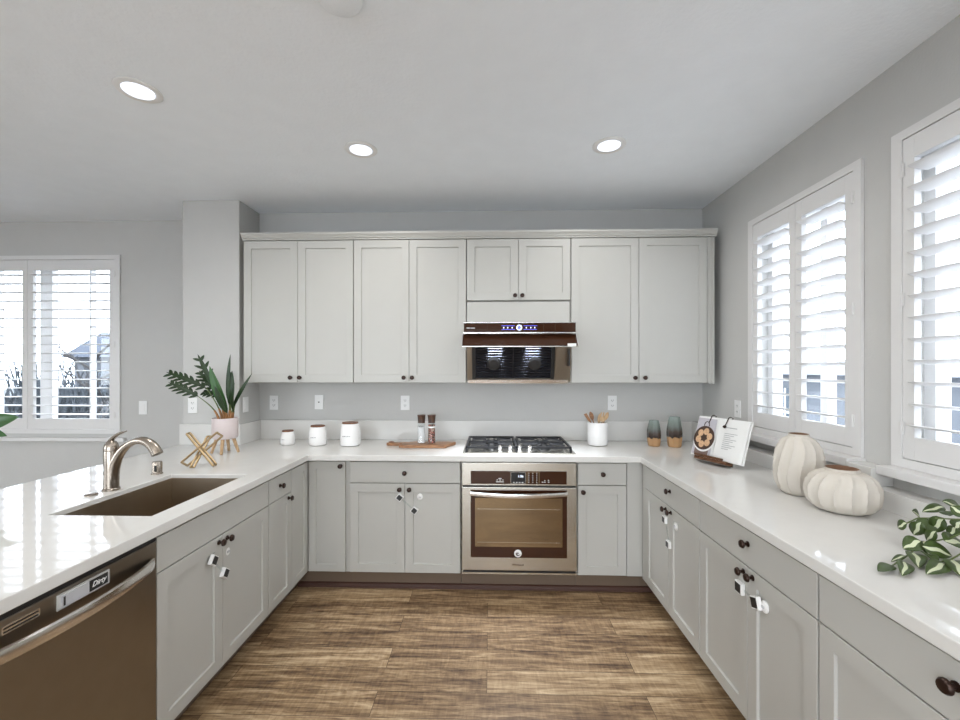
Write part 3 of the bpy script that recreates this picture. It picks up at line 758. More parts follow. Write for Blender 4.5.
latch('diamond latch pads joined across the two doors left of the oven', TB, ((-.583, .630, 0.1), (-.485, .545, 0.1)), (-.450, .631), .046)
latch('black faced latch pads joined across the doors of the right run cabinet nearest the corner', TR, ((2.418, .638, PI/4), (2.368, .520, PI/4)), (2.306, .642), .042)
latch('white block latch pads joined across the doors below the cream vases', TR, ((1.700, .626, PI/4), (1.598, .622, .45)), (1.570, .622), .050)

# ------------------------------------------------------------------ outlets
def outlet(label, T, u, z, kind, cat='outlet'):
    t = thing('wall_'+('switch' if cat == 'switch' else 'outlet'), label, cat, T(u, .0005, z), 'white electrical plates on the walls')
    obj('plate', B(u-.035, u+.035, .001, .006, z-.0575, z+.0575, T=T), 'white_pl', t, bev=.001)
    if kind == 'duplex':
        for s in (-.02, .02):
            r = obj('socket', B(u-.0165, u+.0165, .0061, .0075, z+s-.014, z+s+.014, T=T), 'white_pl', t)
            bm = B(u-.008, u-.0055, .0076, .0080, z+s-.004, z+s+.006, T=T); box(bm, u+.0055, u+.008, .0076, .0080, z+s-.004, z+s+.006, T); box(bm, u-.002, u+.002, .0076, .008, z+s-.010, z+s-.006, T)
            obj('socket_slots', bm, 'black_pl', r)
    elif kind == 'rocker':
        obj('rocker', B(u-.0165, u+.0165, .0061, .0085, z-.033, z+.033, T=T), 'white_pl', t, bev=.0008)
    elif kind == 'rocker2':
        obj('rocker', B(u-.0165, u+.0165, .0061, .0085, z-.033, z-.001, T=T), 'white_pl', t); obj('rocker', B(u-.0165, u+.0165, .0061, .0085, z+.001, z+.033, T=T), 'white_pl', t)
    else:
        N = T(0, 1, 0)-T(0, 0, 0)
        obj('coax_port', loops(bmesh.new(), [[T(u+.005*math.cos(2*PI*k/12), n, z+.005*math.sin(2*PI*k/12)) for k in range(12)] for n in (.0061, .013)]), 'black_pl', t)
TBW = lambda u, n, z: Vector((u, YW - n, z))
outlet('white duplex outlet on the back wall nearest the corner, above the smallest jar', TBW, -1.738, 1.207, 'duplex')
outlet('white plate with a single dark cable port above the middle jar', TBW, -1.368, 1.212, 'coax')
outlet('white duplex outlet on the back wall above the cutting board', TBW, -.668, 1.208, 'duplex')
outlet('white duplex outlet on the back wall above the utensil crock', TBW, .984, 1.211, 'duplex')
outlet('white duplex outlet on the column left of the potted plant', lambda u, n, z: Vector((u, 3.14-n, z)), -2.213, 1.207, 'duplex')
outlet('white rocker switch plate on the side of the column right of the potted plant', lambda u, n, z: Vector((-1.85+n, u, z)), 3.200, 1.21, 'rocker2', 'switch')
outlet('white single rocker switch right of the left window', TLW, -2.944, 1.150, 'rocker', 'switch')
outlet('white duplex outlet on the right wall above the recipe book', TRW, 2.935, 1.212, 'duplex')

# ------------------------------------------------------------------ ceiling lamps
def ceiling_lamp(x, y, label, w=None):
    t = thing('recessed_light', label, 'ceiling light', (x, y, H), 'round recessed ceiling lights')
    obj('trim_ring', lathe(bmesh.new(), [(.092, -.0005), (.092, -.004), (.086, -.008), (.064, -.006), (.062, -.002)], (x, y, H), n=40, cap0=True, cap1=False), 'white_pl', t, smooth=True)
    obj('diffuser', lathe(bmesh.new(), [(.062, -.0045), (.062, -.0065), (.001, -.0065)], (x, y, H), n=32), 'led', t)
    l = bpy.data.lights.new('recessed_light_bulb', 'AREA'); l.shape = 'DISK'; l.size = .12; l.energy = w or LAMP_W; l.color = (1, .985, .96); l.spread = math.radians(165)
    o = bpy.data.objects.new('recessed_light_bulb', l); COL.objects.link(o); o.location = (x, y, H-.012)
ceiling_lamp(-1.580, 1.890, 'glowing recessed ceiling light at the upper left, above the sink')
ceiling_lamp(-.728, 2.437, 'glowing recessed ceiling light in the middle, in front of the wall cabinets')
ceiling_lamp(.687, 2.432, 'glowing recessed ceiling light at the right, above the counter corner')
for x, y, w_ in ((.75, .95, 5), (-.75, .60, 5), (.4, -1.6, 38), (-1.6, -1.9, 28), (-3.7, 1.2, 2), (-3.6, -1.6, 14), (-5.2, 2.2, 3)):  # lamps out of view, added to brighten the kitchen evenly from behind
    ceiling_lamp(x, y, 'unseen recessed ceiling light added as fill, behind or beside the camera, outside the picture', w_)
sd = obj('ceiling_speaker', lathe(bmesh.new(), [(.066, -.0005), (.066, -.012), (.074, -.0125), (.074, -.020), (.068, -.024), (.001, -.024)], (-.492, 1.425, H), n=40), 'ceiling', smooth=True)
tag(sd, 'round flat white cover plate on the ceiling at the top edge', 'ceiling cover', loc=(-.492, 1.425, H))

# ------------------------------------------------------------------ jars
for (x, y, r, h, lb, ink) in ((-1.497, 3.150, .051, .090, 'smallest white ceramic jar with a wooden lid, leftmost of the three', 3),
                         (-1.268, 3.145, .064, .128, 'middle sized white ceramic jar with a wooden lid', 4),
                         (-1.022, 3.140, .074, .153, 'largest white ceramic jar with a wooden lid, nearest the cutting board', 5)):
    t = thing('canister', lb, 'jar', (x, y, C), 'white lidded jars in the back left corner')
    pr = [(r*.84, .0008), (r*.96, .006), (r, .018), (r*.99, h*.60), (r*.95, h*.82), (r*.88, h*.95), (r*.86, h+.006), (r*.82, h+.009)]
    obj('body', lathe(bmesh.new(), pr, (x, y, C), n=36), 'ceramic', t, smooth=True)
    obj('lid', lathe(bmesh.new(), [(r*.78, h+.0095), (r*.80, h+.011), (r*.80, h+.017), (r*.77, h+.019), (r*.001, h+.019)], (x, y, C), n=36), 'lid', t, smooth=True)
    bm = bmesh.new()
    for q in range(ink):
        u = x-.45*r+q*r*.16
        box(bm, u, u+r*.11, y-r-.0012, y-r*.86, C+h*.48, C+h*.48+r*(.06+.03*(q % 2)))
    obj('printed_mark', bm, 'grey_ink', t)

# ------------------------------------------------------------------ cutting board and grinders
cbd = thing('cutting_board', 'walnut paddle cutting board lying on the counter left of the cooktop', 'cutting board', (-.48, 3.15, C))
pts = [(-.640, 3.045), (-.600, 3.030), (-.315, 3.030), (-.300, 3.036), (-.240, 3.185), (-.252, 3.198), (-.550, 3.198), (-.590, 3.175), (-.715, 3.170), (-.745, 3.158), (-.749, 3.130), (-.725, 3.115), (-.628, 3.110)]
obj('board', slab_outline(bmesh.new(), pts, C+.0012, C+.022), 'walnut', cbd, bev=.003)
obj('hanging_loop', tube(bmesh.new(), [(-.715+.018*math.cos(2*PI*k/14), 3.142+.010*math.sin(2*PI*k/14), C+.026) for k in range(14)], .0035, 6, closed=True), 'lid', cbd)
for x, y, lb, fill in ((-.489, 3.125, 'glass salt grinder with a dark wood cap, filled with white salt', 'salt'), (-.414, 3.125, 'glass pepper grinder with a dark wood cap, filled with mixed peppercorns', 'pepper')):
    zb_ = C+.0228
    t = thing('spice_grinder', lb, 'grinder', (x, y, zb_), 'grinders standing on the cutting board')
    obj('glass_body', lathe(bmesh.new(), [(.029, .0005), (.031, .004), (.0275, .02), (.0265, .12), (.0275, .143), (.0275, .147)], (x, y, zb_), n=28), 'jarglass', t, smooth=True)
    obj('contents', lathe(bmesh.new(), [(.0265, .004), (.0252, .02), (.0248, .118 if fill == 'salt' else .135), (.001, .120 if fill == 'salt' else .137)], (x, y, zb_), n=24), fill, t, smooth=True)
    obj('cap', lathe(bmesh.new(), [(.0265, .148), (.0255, .154), (.029, .195), (.031, .207), (.001, .208)], (x, y, zb_), n=28), 'capw', t, smooth=True)
    if fill == 'salt':
        obj('label_mark', tube(bmesh.new(), [(x-.018+.0036*q, y-.0292+.006*abs(q-5)/5, zb_+.126+.005*math.sin(q*1.9)) for q in range(11)], .0013, 6), 'black_pl', t)
    else:
        obj('label_band', lathe(bmesh.new(), [(.0275, .112), (.0275, .124)], (x, y, zb_), n=24, cap0=False, cap1=False), 'paper', t)

# ------------------------------------------------------------------ crock and utensils
x, y = .815, 3.205
ck = thing('utensil_crock', 'white ceramic crock holding wooden utensils right of the cooktop', 'crock', (x, y, C))
obj('body', lathe(bmesh.new(), [(.060, .0008), (.070, .006), (.0735, .02), (.0735, .168), (.0715, .171), (.068, .168), (.066, .03), (.001, .012)], (x, y, C), n=40), 'ceramic', ck, smooth=True)
def utensil(label, base, topp, kind, m='oak'):
    base, topp = Vector(base), Vector(topp); d = (topp-base).normalized(); s = d.cross(Vector((0, 1, 0))).normalized(); n = s.cross(d)
    if kind == 'spoon':
        bm = tube(bmesh.new(), [base, topp-d*.05], .0045, 8)
        rings = []
        for i in range(9):
            t = i/8; w = .0035+.0125*math.sin(PI*min(1, t*1.02))**.7 if i < 8 else .003
            c = topp-d*.06+d*.068*t
            rings.append([c+s*w*math.cos(2*PI*k/10)+n*.004*math.sin(2*PI*k/10) for k in range(10)])
        loops(bm, rings)
    elif kind == 'spatula':
        bm = tube(bmesh.new(), [base, topp-d*.05], .0045, 8)
        pr = [(-.005, -.07), (-.010, -.05), (-.011, 0), (.011, .004), (.010, -.05), (.005, -.07)]
        loops(bm, [[topp+s*a+d*b+n*c for a, b in pr] for c in (-.003, .003)])
    else:
        bm = tube(bmesh.new(), [base, topp-d*.05], .0045, 8)
        pr = [(-.006, -.065), (-.02, -.05), (-.022, .0), (-.014, .004), (-.013, -.03), (-.005, -.03), (-.004, .006), (.004, .006), (.005, -.03), (.013, -.03), (.014, .004), (.022, 0), (.02, -.05), (.006, -.065)]
        loops(bm, [[topp+s*a+d*b+n*c for a, b in pr] for c in (-.003, .003)])
    o = obj('wooden_'+kind, bm, m, smooth=False); tag(o, label, 'utensil', 'wooden utensils in the white crock', loc=tuple(base))
utensil('flat wooden paddle leaning far left in the white crock', (x+.048, y-.012, C+.02), (x-.094, y-.012, C+.232), 'spatula', 'walnut')
utensil('narrow wooden spoon leaning left in the white crock', (x+.02, y+.01, C+.02), (x-.050, y+.01, C+.240), 'spoon', 'walnut')
utensil('wooden spoon standing nearly upright in the white crock', (x-.01, y+.01, C+.02), (x+.024, y+.02, C+.222), 'spoon')
utensil('slotted wooden fork in the white crock, in front', (x+.0, y-.012, C+.02), (x+.046, y-.0, C+.238), 'fork')
utensil('broad pale wooden spoon leaning right in the white crock', (x-.02, y, C+.02), (x+.078, y+.01, C+.236), 'spoon')

# ------------------------------------------------------------------ glazed vases
def facet_vase(label, x, y, r, h):
    o_prof = [(r*.78, .0008), (r*.85, .008), (r*.93, h*.2), (r*1.0, h*.45), (r*.96, h*.6), (r*.80, h*.85), (r*.70, h*.97), (r*.66, h), (r*.55, h-.004), (r*.3, h-.03)]
    bm = lathe(bmesh.new(), o_prof, (x, y, C), n=9, sq=0)
    o = obj('glazed_vase', bm, glazed('reactive_glaze', h+.017)); tag(o, label, 'vase', 'two glazed vases in the back right corner', loc=(x, y, C))
facet_vase('shorter faceted vase with grey green glaze over a tan base', 1.222, 3.18, .050, .188)
facet_vase('taller faceted vase with grey green glaze over a tan base, beside the recipe book', 1.358, 3.15, .055, .218)

# ------------------------------------------------------------------ cream ribbed vases
def ribbed(label, x, y, prof, nl, ph):
    lob = lambda t, h: .965 + .085*(1-abs(math.sin(nl*(t+ph+.10*math.sin(h*22))/2)))**1.8
    zmax = prof[-1][1]
    def lo(t, h):
        k = max(0, min(1, (zmax-h)/.03))*max(0, min(1, h/.02)); return 1+(lob(t, h)-1)*k
    n = 144
    P2 = []
    for (a, b) in zip(prof, prof[1:]):
        for i in range(4): P2.append((a[0]+(b[0]-a[0])*i/4, a[1]+(b[1]-a[1])*i/4))
    P2.append(prof[-1])
    t = thing('ribbed_vase', label, 'vase', (x, y, C), 'matte cream ribbed vases')
    obj('body', lathe(bmesh.new(), P2, (x, y, C), n=n, lob=lo, cap1=False), 'gourd', t, smooth=True)
    rt = prof[-1][0]
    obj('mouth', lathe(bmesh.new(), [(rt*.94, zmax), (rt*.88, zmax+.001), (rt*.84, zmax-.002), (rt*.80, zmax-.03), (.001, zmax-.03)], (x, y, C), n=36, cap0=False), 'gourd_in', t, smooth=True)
def ell(r, h, rb, rt, n=18, p=1.0, zmx=.45):
    o = []
    for i in range(n+1):
        s = i/n; u = (s-zmx)/zmx if s < zmx else (s-zmx)/(1-zmx)
        rr = max(0, 1-abs(u)**2.3)**.60
        lo = rb if s < zmx else rt
        o.append((lo+(r-lo)*rr, .001+s*(h-.012)))
    o.append((rt, h)); return o
ribbed('taller round cream ribbed vase on the right counter below the first window', 1.418, 1.985, ell(.0945, .272, .055, .040, zmx=.45), 13, .1)
ribbed('squat wide cream ribbed vase on the right counter, in front of the taller one', 1.425, 1.755, ell(.119, .170, .070, .056, zmx=.48), 15, .25)

# ------------------------------------------------------------------ recipe book on stand
b0 = Vector((1.292, 2.755, C)); b1 = Vector((1.418, 2.420, C))
d = (b1-b0).normalized(); nf = Vector((d.y, -d.x, 0))           # nf faces the room
th = math.radians(17); up = -nf*math.sin(th)+Vector((0, 0, math.cos(th))); nn = nf*math.cos(th)+Vector((0, 0, math.sin(th)))
Lb = (b1-b0).length
def BK(a, h, n=0): return b0+d*a+Vector((0, 0, .0245))+up*h+nn*n
def bslab(a0, a1, h0, h1, n0, n1): return loops(bmesh.new(), [[BK(a0, h0, n), BK(a1, h0, n), BK(a1, h1, n), BK(a0, h1, n)] for n in (n0, n1)])
bs = thing('book_stand', 'small dark walnut book stand with two wire page holders on the right counter', 'book stand', tuple(b0+d*.2))
obj('ledge', bslab(.060, .285, -.018, .000, -.020, .034), 'standw', bs)
obj('lip', bslab(.060, .255, .001, .014, .028, .040), 'standw', bs)
obj('ledge', bslab(.105, .300, -.019, -.0005, .035, .050), 'standw', bs)
obj('back_board', bslab(.07, .27, .001, .19, -.022, -.012), 'standw', bs)
tp = BK(.17, .12, -.024); obj('rear_prop', tube(bmesh.new(), [tp, Vector((tp.x, tp.y, C+.004))-nf*.045], .005, 8), 'standw', bs)
for a, hh, fl in ((.105, .170, 0), (.222, .165, 1)):
    pts = [BK(a+.004, .10, -.018), BK(a+.004, .264, -.012), BK(a+.002, .266, .006), BK(a, .258, .016), BK(a-.012, .210, .016)]
    w = obj('page_wire', tube(bmesh.new(), pts, .0028, 8), 'bronze', bs, smooth=True)
    c = BK(a-.013, .203, .018)
    obj('wire_weight', lathe(bmesh.new(), [(.001, -.010), (.009, -.005), (.011, 0), (.009, .005), (.001, .010)], c, n=14), 'bronze', w, smooth=True) if fl else None
bk = thing('recipe_book', 'open recipe book with a pan photo on the left page, propped on the stand', 'book', tuple(BK(.17, 0, 0)))
obj('cover', bslab(-.004, Lb+.004, .0015, .255, -.010, -.006), 'paper', bk)
mid = .158
def page(a0, a1, bulge):
    bm = bmesh.new(); n = 10; rings = []
    for i in range(n+1):
        s = i/n; a = a0+(a1-a0)*s; w = (1-s if bulge > 0 else s); b_ = .004+.009*math.sin(PI*w**.6)*.8
        rings.append([BK(a, .003, -.005), BK(a, .250, -.005), BK(a, .250, b_), BK(a, .003, b_)])
    return loops(bm, rings)
obj('left_pages', page(.002, mid-.002, -1), 'paper', bk)
obj('right_pages', page(mid+.001, Lb-.004, 1), 'paper', bk)
# left page photograph
ph = obj('page_photo', bslab(.012, mid-.012, .010, .240, .0118, .0130), 'picbg', bk)
obj('printed_table', bslab(.030, .130, .014, .070, .0131, .0134), 'food_d', ph)
def disc(a, h, r, n0, n1, ar=1.0): return loops(bmesh.new(), [[BK(a+r*math.cos(2*PI*k/28), h+r*ar*math.sin(2*PI*k/28), n) for k in range(28)] for n in (n0, n1)])
obj('printed_dish', disc(.084, .108, .077, .0135, .0138), 'paper', ph)
obj('printed_pan', disc(.081, .117, .075, .0139, .0143), 'pan', ph)
obj('printed_handle', tube(bmesh.new(), [BK(.082+.018*math.cos(a), .198+.022*math.sin(a), .0142) for a in [-.3+i*3.74/10 for i in range(11)]], .0022, 6), 'pan', ph)
for k in range(6):
    a = 2*PI*k/6+.3
    obj('printed_bun', disc(.081+.040*math.cos(a), .117+.041*math.sin(a), .0195, .0144, .0148, 1.1), 'food', ph)
# right page, grey lines of text
bm = bmesh.new()
def ln(a0, a1, h, w=.0014):
    for q in loops(bm, [[BK(a0, h-w, n), BK(a1, h-w, n), BK(a1, h+w, n), BK(a0, h+w, n)] for n in (.0142, .0146)]).faces: pass
ln(.208, .290, .200, .002)
for k in range(9): ln(.215, .300 - .02*((k*7) % 3), .165-.0115*k)
obj('printed_text', bm, 'grey_ink', bk)

# ------------------------------------------------------------------ gold geometric ornament
gc = thing('geometric_ornament', 'gold wire ornament of three crossed rectangular loops beside the sink', 'ornament', (-1.70, 2.45, C))
def rloop(a, b, w, wd, name='loop', r=.0042):
    a, b, w = Vector(a), Vector(b), Vector(w).normalized()*wd/2
    bm = bmesh.new()
    c = [a-w, b-w, b+w, a+w]
    for i in range(4): tube(bm, [c[i], c[(i+1) % 4]], r, 8)
    for p in c: lathe(bm, [(.001, -r), (r, 0), (.001, r)], p, n=8)
    obj(name, bm, 'gold', gc)
rloop((-1.745, 2.44, C+.190), (-1.575, 2.42, C+.012), (.10, 1, .1), .024, r=.0065)
rloop((-1.735, 2.395, C+.022), (-1.575, 2.465, C+.182), (.40, .45, -.50), .038, r=.006)
rloop((-1.672, 2.37, C+.010), (-1.676, 2.52, C+.160), (1, .05, 0), .020, r=.006)

# ------------------------------------------------------------------ potted plants
def leaf(bm, base, tip, nrm, w, fold=.25, arch=.06, n=8, stripe=False, pw=.9):
    base, tip, nrm = Vector(base), Vector(tip), Vector(nrm)
    d = tip-base; L = d.length; dn = d.normalized(); s = dn.cross(nrm).normalized(); nrm = s.cross(dn).normalized()
    cols = (-1, -.24, 0, .24, 1) if stripe else (-1, -.5, 0, .5, 1)
    g = []
    for i in range(n+1):
        t = i/n; ww = w*math.sin(PI*min(1, max(0, t**pw)))**.75 if 0 < i < n else w*.02
        c = base+d*t+nrm*arch*L*math.sin(PI*t)
        jj = .12*math.sin(t*9) if stripe else 0
        g.append([bm.verts.new(c+s*ww*(k+(jj if abs(k) < 1 else 0))+nrm*abs(k)*ww*fold) for k in cols])
    for i in range(n):
        for k in range(4):
            f = bm.faces.new((g[i][k], g[i][k+1], g[i+1][k+1], g[i+1][k]))
            if stripe and k in (1, 2): f.material_index = 1
            f.smooth = True
def solid(o, th=.0008):
    m = o.modifiers.new('thickness', 'SOLIDIFY'); m.thickness = th; m.offset = 0
px, py = -1.772, 2.83
pl = thing('potted_plant', 'green leafy plant in a blush pot on four wooden legs in front of the column', 'potted plant', (px, py, C))
pot = obj('pot', lathe(bmesh.new(), [(.062, .098), (.074, .102), (.079, .112), (.079, .236), (.076, .238), (.074, .232), (.073, .226)], (px, py, C), n=40, cap1=False), 'pinkpot', pl, smooth=True)
obj('soil', lathe(bmesh.new(), [(.0725, .215), (.072, .222), (.001, .224)], (px, py, C), n=32), 'soil', pot)
for k in range(4):
    a = PI/4+k*PI/2-.5
    obj('leg', tube(bmesh.new(), [(px+.082*math.cos(a), py+.082*math.sin(a), C+.002), (px+.050*math.cos(a), py+.050*math.sin(a), C+.100)], [.0085, .0125], 12), 'oak', pl, smooth=True)
zs = C+.22
LV = [  # base offset, mid bend, tip offset, width, lobes
    ((-.02, 0), (-.14, .02, .30), (-.385, -.03, .335), .026, 7),
    ((-.03, -.02), (-.16, -.03, .23), (-.330, -.08, .268), .024, 6),
    ((-.01, .02), (-.10, .03, .28), (-.235, .08, .345), .022, 5),
    ((.0, -.01), (-.055, -.03, .30), (-.155, -.05, .455), .024, 4),
    ((-.02, .02), (-.06, .03, .24), (-.190, .05, .200), .020, 4),
    ((.01, 0), (.005, -.02, .17), (-.060, -.07, .375), .030, 0),
    ((.02, .01), (.02, .03, .20), (.000, .05, .350), .024, 0),
    ((.03, -.01), (.035, -.01, .24), (.055, -.03, .455), .014, 0),
    ((.03, 0), (.050, -.02, .22), (.060, -.02, .345), .022, 0),
    ((.04, .01), (.075, .0, .18), (.195, -.02, .325), .013, 0),
    ((.02, -.02), (.03, -.05, .14), (-.010, -.09, .245), .022, 0),
    ((.04, -.01), (.075, -.02, .14), (.095, -.05, .265), .020, 0),
]
rs = random.Random(3)
for (bx, by), (mx_, my, mz), (tx, ty, tz), w, lobes in LV:
    b_ = Vector((px+bx, py+by, zs)); m_ = Vector((px+mx_, py+my, zs-.02+mz*.78)); t_ = Vector((px+tx, py+ty, zs-.01+tz))
    cv = bez(b_, b_+Vector((bx*.4, 0, .07)), (b_+m_)/2+Vector((0, 0, .03)), m_, 8)
    nst = len(cv)
    st = obj('stem', tube(bmesh.new(), cv, [.0055-.003*i/(nst-1) for i in range(nst)], 8), 'stemg', pl, smooth=True)
    obj('stem_base', tube(bmesh.new(), cv[:4], [.0085, .0078, .0070, .0055], 8), 'stem', st, smooth=True)
    bm = bmesh.new(); nr = Vector((.25, -.75, .6))
    if lobes:
        rc = bez(m_, m_+(t_-m_)*.33+Vector((0, 0, .02)), m_+(t_-m_)*.66+Vector((0, 0, .02)), t_, 12)
        ax = (t_-m_).normalized(); sd_ = ax.cross(nr).normalized()
        leaf(bm, m_, t_, nr, w*.62, .3, .04, 12)
        LL = (t_-m_).length
        for i in range(lobes):
            s = (i+.4)/lobes; p = m_+(t_-m_)*s*.93
            ln_ = (.085-.035*abs(s-.45)*2)*(LL/.26)**.5
            for q in (-1, 1):
                leaf(bm, p, p+ax*ln_*.72+sd_*q*ln_*.62+Vector((0, 0, -.006)), nr, .0105, .25, .06, 6)
    else:
        leaf(bm, m_-(t_-m_)*.25, t_, nr+Vector((rs.uniform(-.5, .5), 0, 0)), w, .35, .05, 12, pw=.85)
    o = obj('leaf', bm, 'leaf2' if (w == .030) else 'leaf', pl); solid(o)

# right variegated plant
vx, vy = 1.515, 1.205
vp = thing('trailing_plant', 'trailing plant with cream striped green leaves spilling over the right counter', 'potted plant', (vx, vy, C))
obj('pot', lathe(bmesh.new(), [(.050, .001), (.060, .01), (.074, .10), (.077, .112), (.070, .110), (.066, .095)], (vx, vy, C), n=32, cap1=False), 'gourd', vp, smooth=True)
obj('soil', lathe(bmesh.new(), [(.066, .085), (.001, .09)], (vx, vy, C), n=24), 'soil', vp)
def px2w(x, y, Y):      # point of the room seen at a pixel of the photograph, at depth Y
    a = math.radians(1.7); f = 427.0; c_, s_ = math.cos(a), math.sin(a)
    dx = -s_+c_*(x-477.3)/f; dy = c_+s_*(x-477.3)/f; dz = (369-y)/f; k = Y/dy
    if 1.48+dz*k < C+.008: k = (C+.008-1.48)/dz
    return Vector((.0145+dx*k, dy*k, 1.48+dz*k))
# clumps: (base px, tip px, depth Y, half width px)
VL = [((907, 523), (898, 528, 1.42), 5), ((920, 518), (912, 511, 1.44), 6), ((921, 522), (914, 535, 1.42), 6),
      ((929, 519), (925, 535, 1.40), 8), ((944, 518), (932, 532, 1.40), 7), ((944, 507), (922, 512, 1.44), 5),
      ((921, 541), (903, 549, 1.38), 8), ((905, 556), (891, 562, 1.36), 3), ((892, 566), (878, 572, 1.34), 6), ((905, 562), (902, 576, 1.34), 7),
      ((914, 553), (919, 568, 1.36), 8), ((925, 541), (930, 556, 1.37), 7), ((922, 546), (952, 556, 1.36), 8), ((924, 552), (937, 563, 1.35), 6),
      ((945, 564), (926, 575, 1.33), 8), ((953, 560), (962, 577, 1.33), 9), ((944, 541), (966, 546, 1.34), 10), ((956, 527), (948, 537, 1.36), 5),
      ((950, 516), (944, 511, 1.38), 6), ((961, 510), (942, 501, 1.36), 6), ((966, 516), (950, 506, 1.34), 6), ((955, 528), (963, 520, 1.33), 6), ((936, 531), (927, 541, 1.38), 5)]
for i, (b_, t_, w) in enumerate(VL):
    Y = t_[2]; pb = px2w(b_[0], b_[1], Y-.03 + .04*(i % 2)); pt = px2w(t_[0], t_[1], Y)
    for q in (pb, pt):
        q.z = max(q.z, C+.006)
    wd = w*pt.y/427*1.0
    bm = bmesh.new(); leaf(bm, pb, pt, Vector((-.5+.2*((i*3) % 4-1.5), -.6, .75)), wd, .22, .05, 9, stripe=(i % 5 != 3), pw=.72)
    for v_ in bm.verts: v_.co.z = max(v_.co.z, C+.002+.004*(i % 3))
    o = obj('leaf', bm, None, vp, mats=['leaf3', 'cream']); solid(o)
for pxs in ([(975, 520, 1.24), (950, 519, 1.34), (932, 518, 1.40), (918, 518, 1.43), (907, 523, 1.43)],
            [(975, 528, 1.24), (950, 538, 1.33), (930, 542, 1.37), (918, 547, 1.37), (904, 558, 1.36), (890, 567, 1.35)],
            [(980, 545, 1.22), (962, 553, 1.29), (950, 560, 1.32), (940, 562, 1.34)]):
    pts = [px2w(*p) for p in pxs]
    for q in pts: q.z = max(q.z, C+.006)
    obj('stem', tube(bmesh.new(), [Vector((vx-.03, vy+.02, C+.095))]+pts, .0022, 6), 'stemg', vp, smooth=True)

# floor plant at the far left edge
fx_, fy_ = -2.80, 2.05
fp = thing('floor_plant', 'large leaved green plant at the left photo edge, in front of the window', 'potted plant', (fx_, fy_, 0))
obj('planter', lathe(bmesh.new(), [(.12, .001), (.14, .02), (.17, .40), (.165, .41), (.15, .38)], (fx_, fy_, 0), n=32, cap1=False), 'ceramic', fp, smooth=True)
obj('soil', lathe(bmesh.new(), [(.15, .36), (.001, .37)], (fx_, fy_, 0), n=24), 'soil', fp)
for k, (bpt, tpt, w) in enumerate(((px2w(-32, 432, 2.1), px2w(19, 417, 2.1), .048), (px2w(-20, 428, 2.05), px2w(7, 436, 2.05), .022))):
    st = obj('stem', tube(bmesh.new(), bez((fx_, fy_, .36), (fx_, fy_, .7), bpt+Vector((-.1, 0, -.25)), bpt, 12), .006, 8), 'stemg', fp, smooth=True)
    bm = bmesh.new(); leaf(bm, bpt, tpt, Vector((.1, -1, .35)), w, .2, .05, 12); o = obj('leaf', bm, 'leaf2', fp); solid(o)
for k in range(5):
    a = 2.2+k*.7; bpt = Vector((fx_+.12*math.cos(a), fy_+.12*math.sin(a), .85+.06*k)); tpt = bpt+Vector((.24*math.cos(a), .24*math.sin(a), .05))
    obj('stem', tube(bmesh.new(), bez((fx_, fy_, .36), (fx_, fy_, .6), bpt-Vector((0, 0, .2)), bpt, 8), .006, 8), 'stemg', fp, smooth=True)
    bm = bmesh.new(); leaf(bm, bpt, tpt, Vector((0, 0, 1)), .05, .2, .08, 10); o = obj('leaf', bm, 'leaf2', fp); solid(o)

# ------------------------------------------------------------------ outside
g = struct(obj('ground', B(-60, 60, -60, 90, -1.2, -1.0), 'snow'))
def tree(x, y, h, label, seed):
    r_ = random.Random(seed); t = thing('bare_tree', label, 'tree', (x, y, -1), 'bare trees outside the left window')
    bm = bmesh.new(); tb = bmesh.new()
    tube(tb, [(x, y, -1), (x+.05, y, -1+h*.3), (x-.03, y, -1+h*.6), (x, y, -1+h)], [.09, .07, .05, .015], 8)
    obj('trunk', tb, 'bark', t)
    def br(p, d_, L, r, dep):
        q = p+d_*L; tube(bm, [p, (p+q)/2+Vector((r_.uniform(-.1, .1), 0, r_.uniform(0, .1)))*L*.4, q], [r, r*.8, r*.5], 5)
        if dep:
            for _ in range(3):
                dd = (d_+Vector((r_.uniform(-.8, .8), r_.uniform(-.6, .6), r_.uniform(-.2, .7)))).normalized(); br(p+d_*L*r_.uniform(.4, 1), dd, L*.62, r*.55, dep-1)
    for k in range(9):
        z = -1+h*(.25+.07*k); a = r_.uniform(0, 6.28)
        br(Vector((x, y, z)), Vector((math.cos(a), math.sin(a)*.6, .55)).normalized(), h*.20, .03, 3)
    obj('branches', bm, 'bark', t)
tree(-7.6, 8.0, 3.3, 'bare leafless tree seen through the leftmost shutter panel', 1)
tree(-5.9, 7.8, 2.8, 'bare leafless tree low in the middle of the left window', 2)
tree(-5.0, 8.6, 2.6, 'bare leafless tree at the right side of the left window', 5)
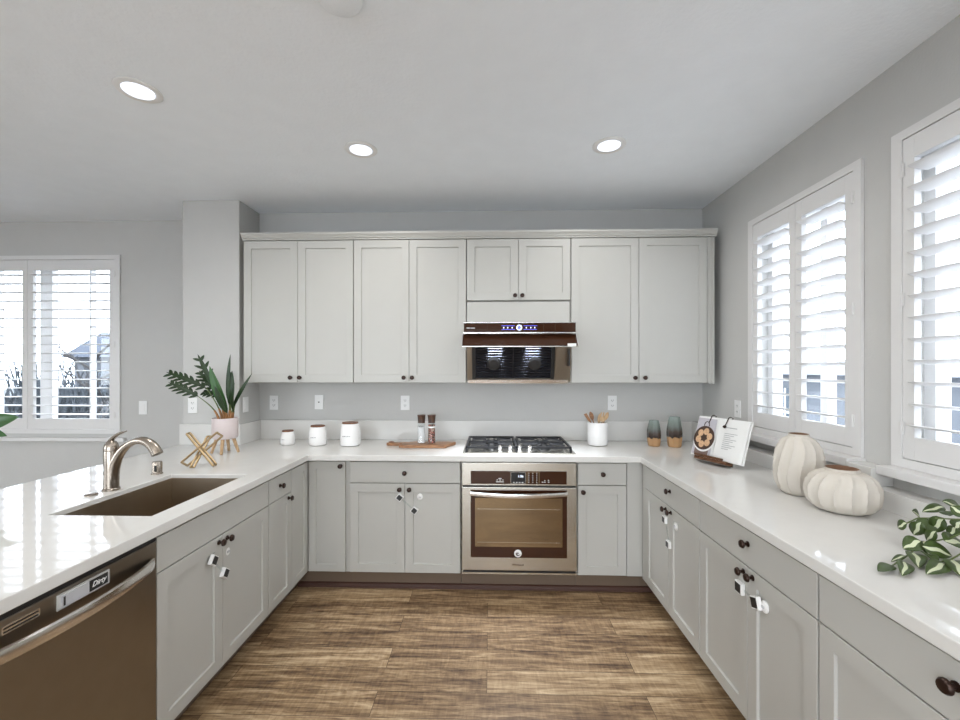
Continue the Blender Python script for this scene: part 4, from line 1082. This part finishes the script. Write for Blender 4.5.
def thicket(x0, x1, y, h, label):
    bm = bmesh.new(); r_ = random.Random(4)
    for i in range(1500):
        x = r_.uniform(x0, x1); L = r_.uniform(.8, 2.6); z = -1.0
        top = -1+(h+1)*r_.uniform(.35, 1)*(.8+.2*math.sin(x*1.3))
        a = r_.uniform(-.9, .9); yy = y+r_.uniform(-1.2, 1.2)
        p = Vector((x, yy, max(-1, top-L))); q = Vector((x+a, yy, top))
        tube(bm, [p, (p+q)/2+Vector((r_.uniform(-.15, .15), 0, 0)), q], [.05, .035, .012], 4)
    for i in range(110):
        x = r_.uniform(x0, x1); z = r_.uniform(-1, h*.35); sz = r_.uniform(.2, .5)
        v = bmesh.ops.create_icosphere(bm, subdivisions=1, radius=sz, matrix=Matrix.Translation((x, y+r_.uniform(-.4, .4), z)))['verts']
        for q in v: q.co += Vector((r_.uniform(-.12, .12), 0, r_.uniform(-.12, .12)))
    tag(obj('winter_thicket', bm, 'hedge'), label, 'bushes', loc=((x0+x1)/2, y, -1))
thicket(-28, -8, 17, 2.1, 'grey leafless thicket along the yard outside the left window')
struct(obj('ground_bounce_rear', B(-20, 7, -20, -5, -.999, -.2), 'bounce'))  # unseen bright slab added to send daylight up to the ceiling
d_ = struct(obj('ground_bounce_right', B(1.9, 7.3, -8, 12, -.999, -.98), 'bounce'))  # unseen pale slab, added so the right windows bounce light onto the ceiling
hs = thing('neighbour_house', 'grey house with a slate roof far outside the left window', 'house', (-17, 24, -1))
obj('walls', B(-22, -13, 22, 26, -1, 2.1), 'siding', hs)
obj('roof', loops(bmesh.new(), [[Vector((x, 21.6, 2.1)), Vector((x, 26.4, 2.1)), Vector((x, 24, 3.6))] for x in (-22.4, -12.6)]), 'roof', hs)
for k in range(3): obj('window', B(-21+k*3, -19.8+k*3, 21.95, 21.99, .2, 1.4), 'darkwin', hs)
nh = thing('neighbour_house', 'pale neighbouring house with square windows outside the right shutters', 'house', (8, 6, -1))
obj('walls', B(7.5, 12, -6, 14, -1, 1.35), 'siding', nh)
obj('roof', loops(bmesh.new(), [[Vector((7.2, y, 1.35)), Vector((12.5, y, 1.35)), Vector((10, y, 1.75))] for y in (-6.4, 14.4)]), 'siding', nh)
for k in range(7):
    w = obj('window', B(7.44, 7.49, -4+k*2.4, -2.9+k*2.4, -.2, 1.0), 'darkwin', nh)
    bm = B(7.41, 7.435, -3.47+k*2.4, -3.43+k*2.4, -.2, 1.0); box(bm, 7.41, 7.435, -4+k*2.4, -2.9+k*2.4, .38, .42); obj('window_bars', bm, 'trim', w)
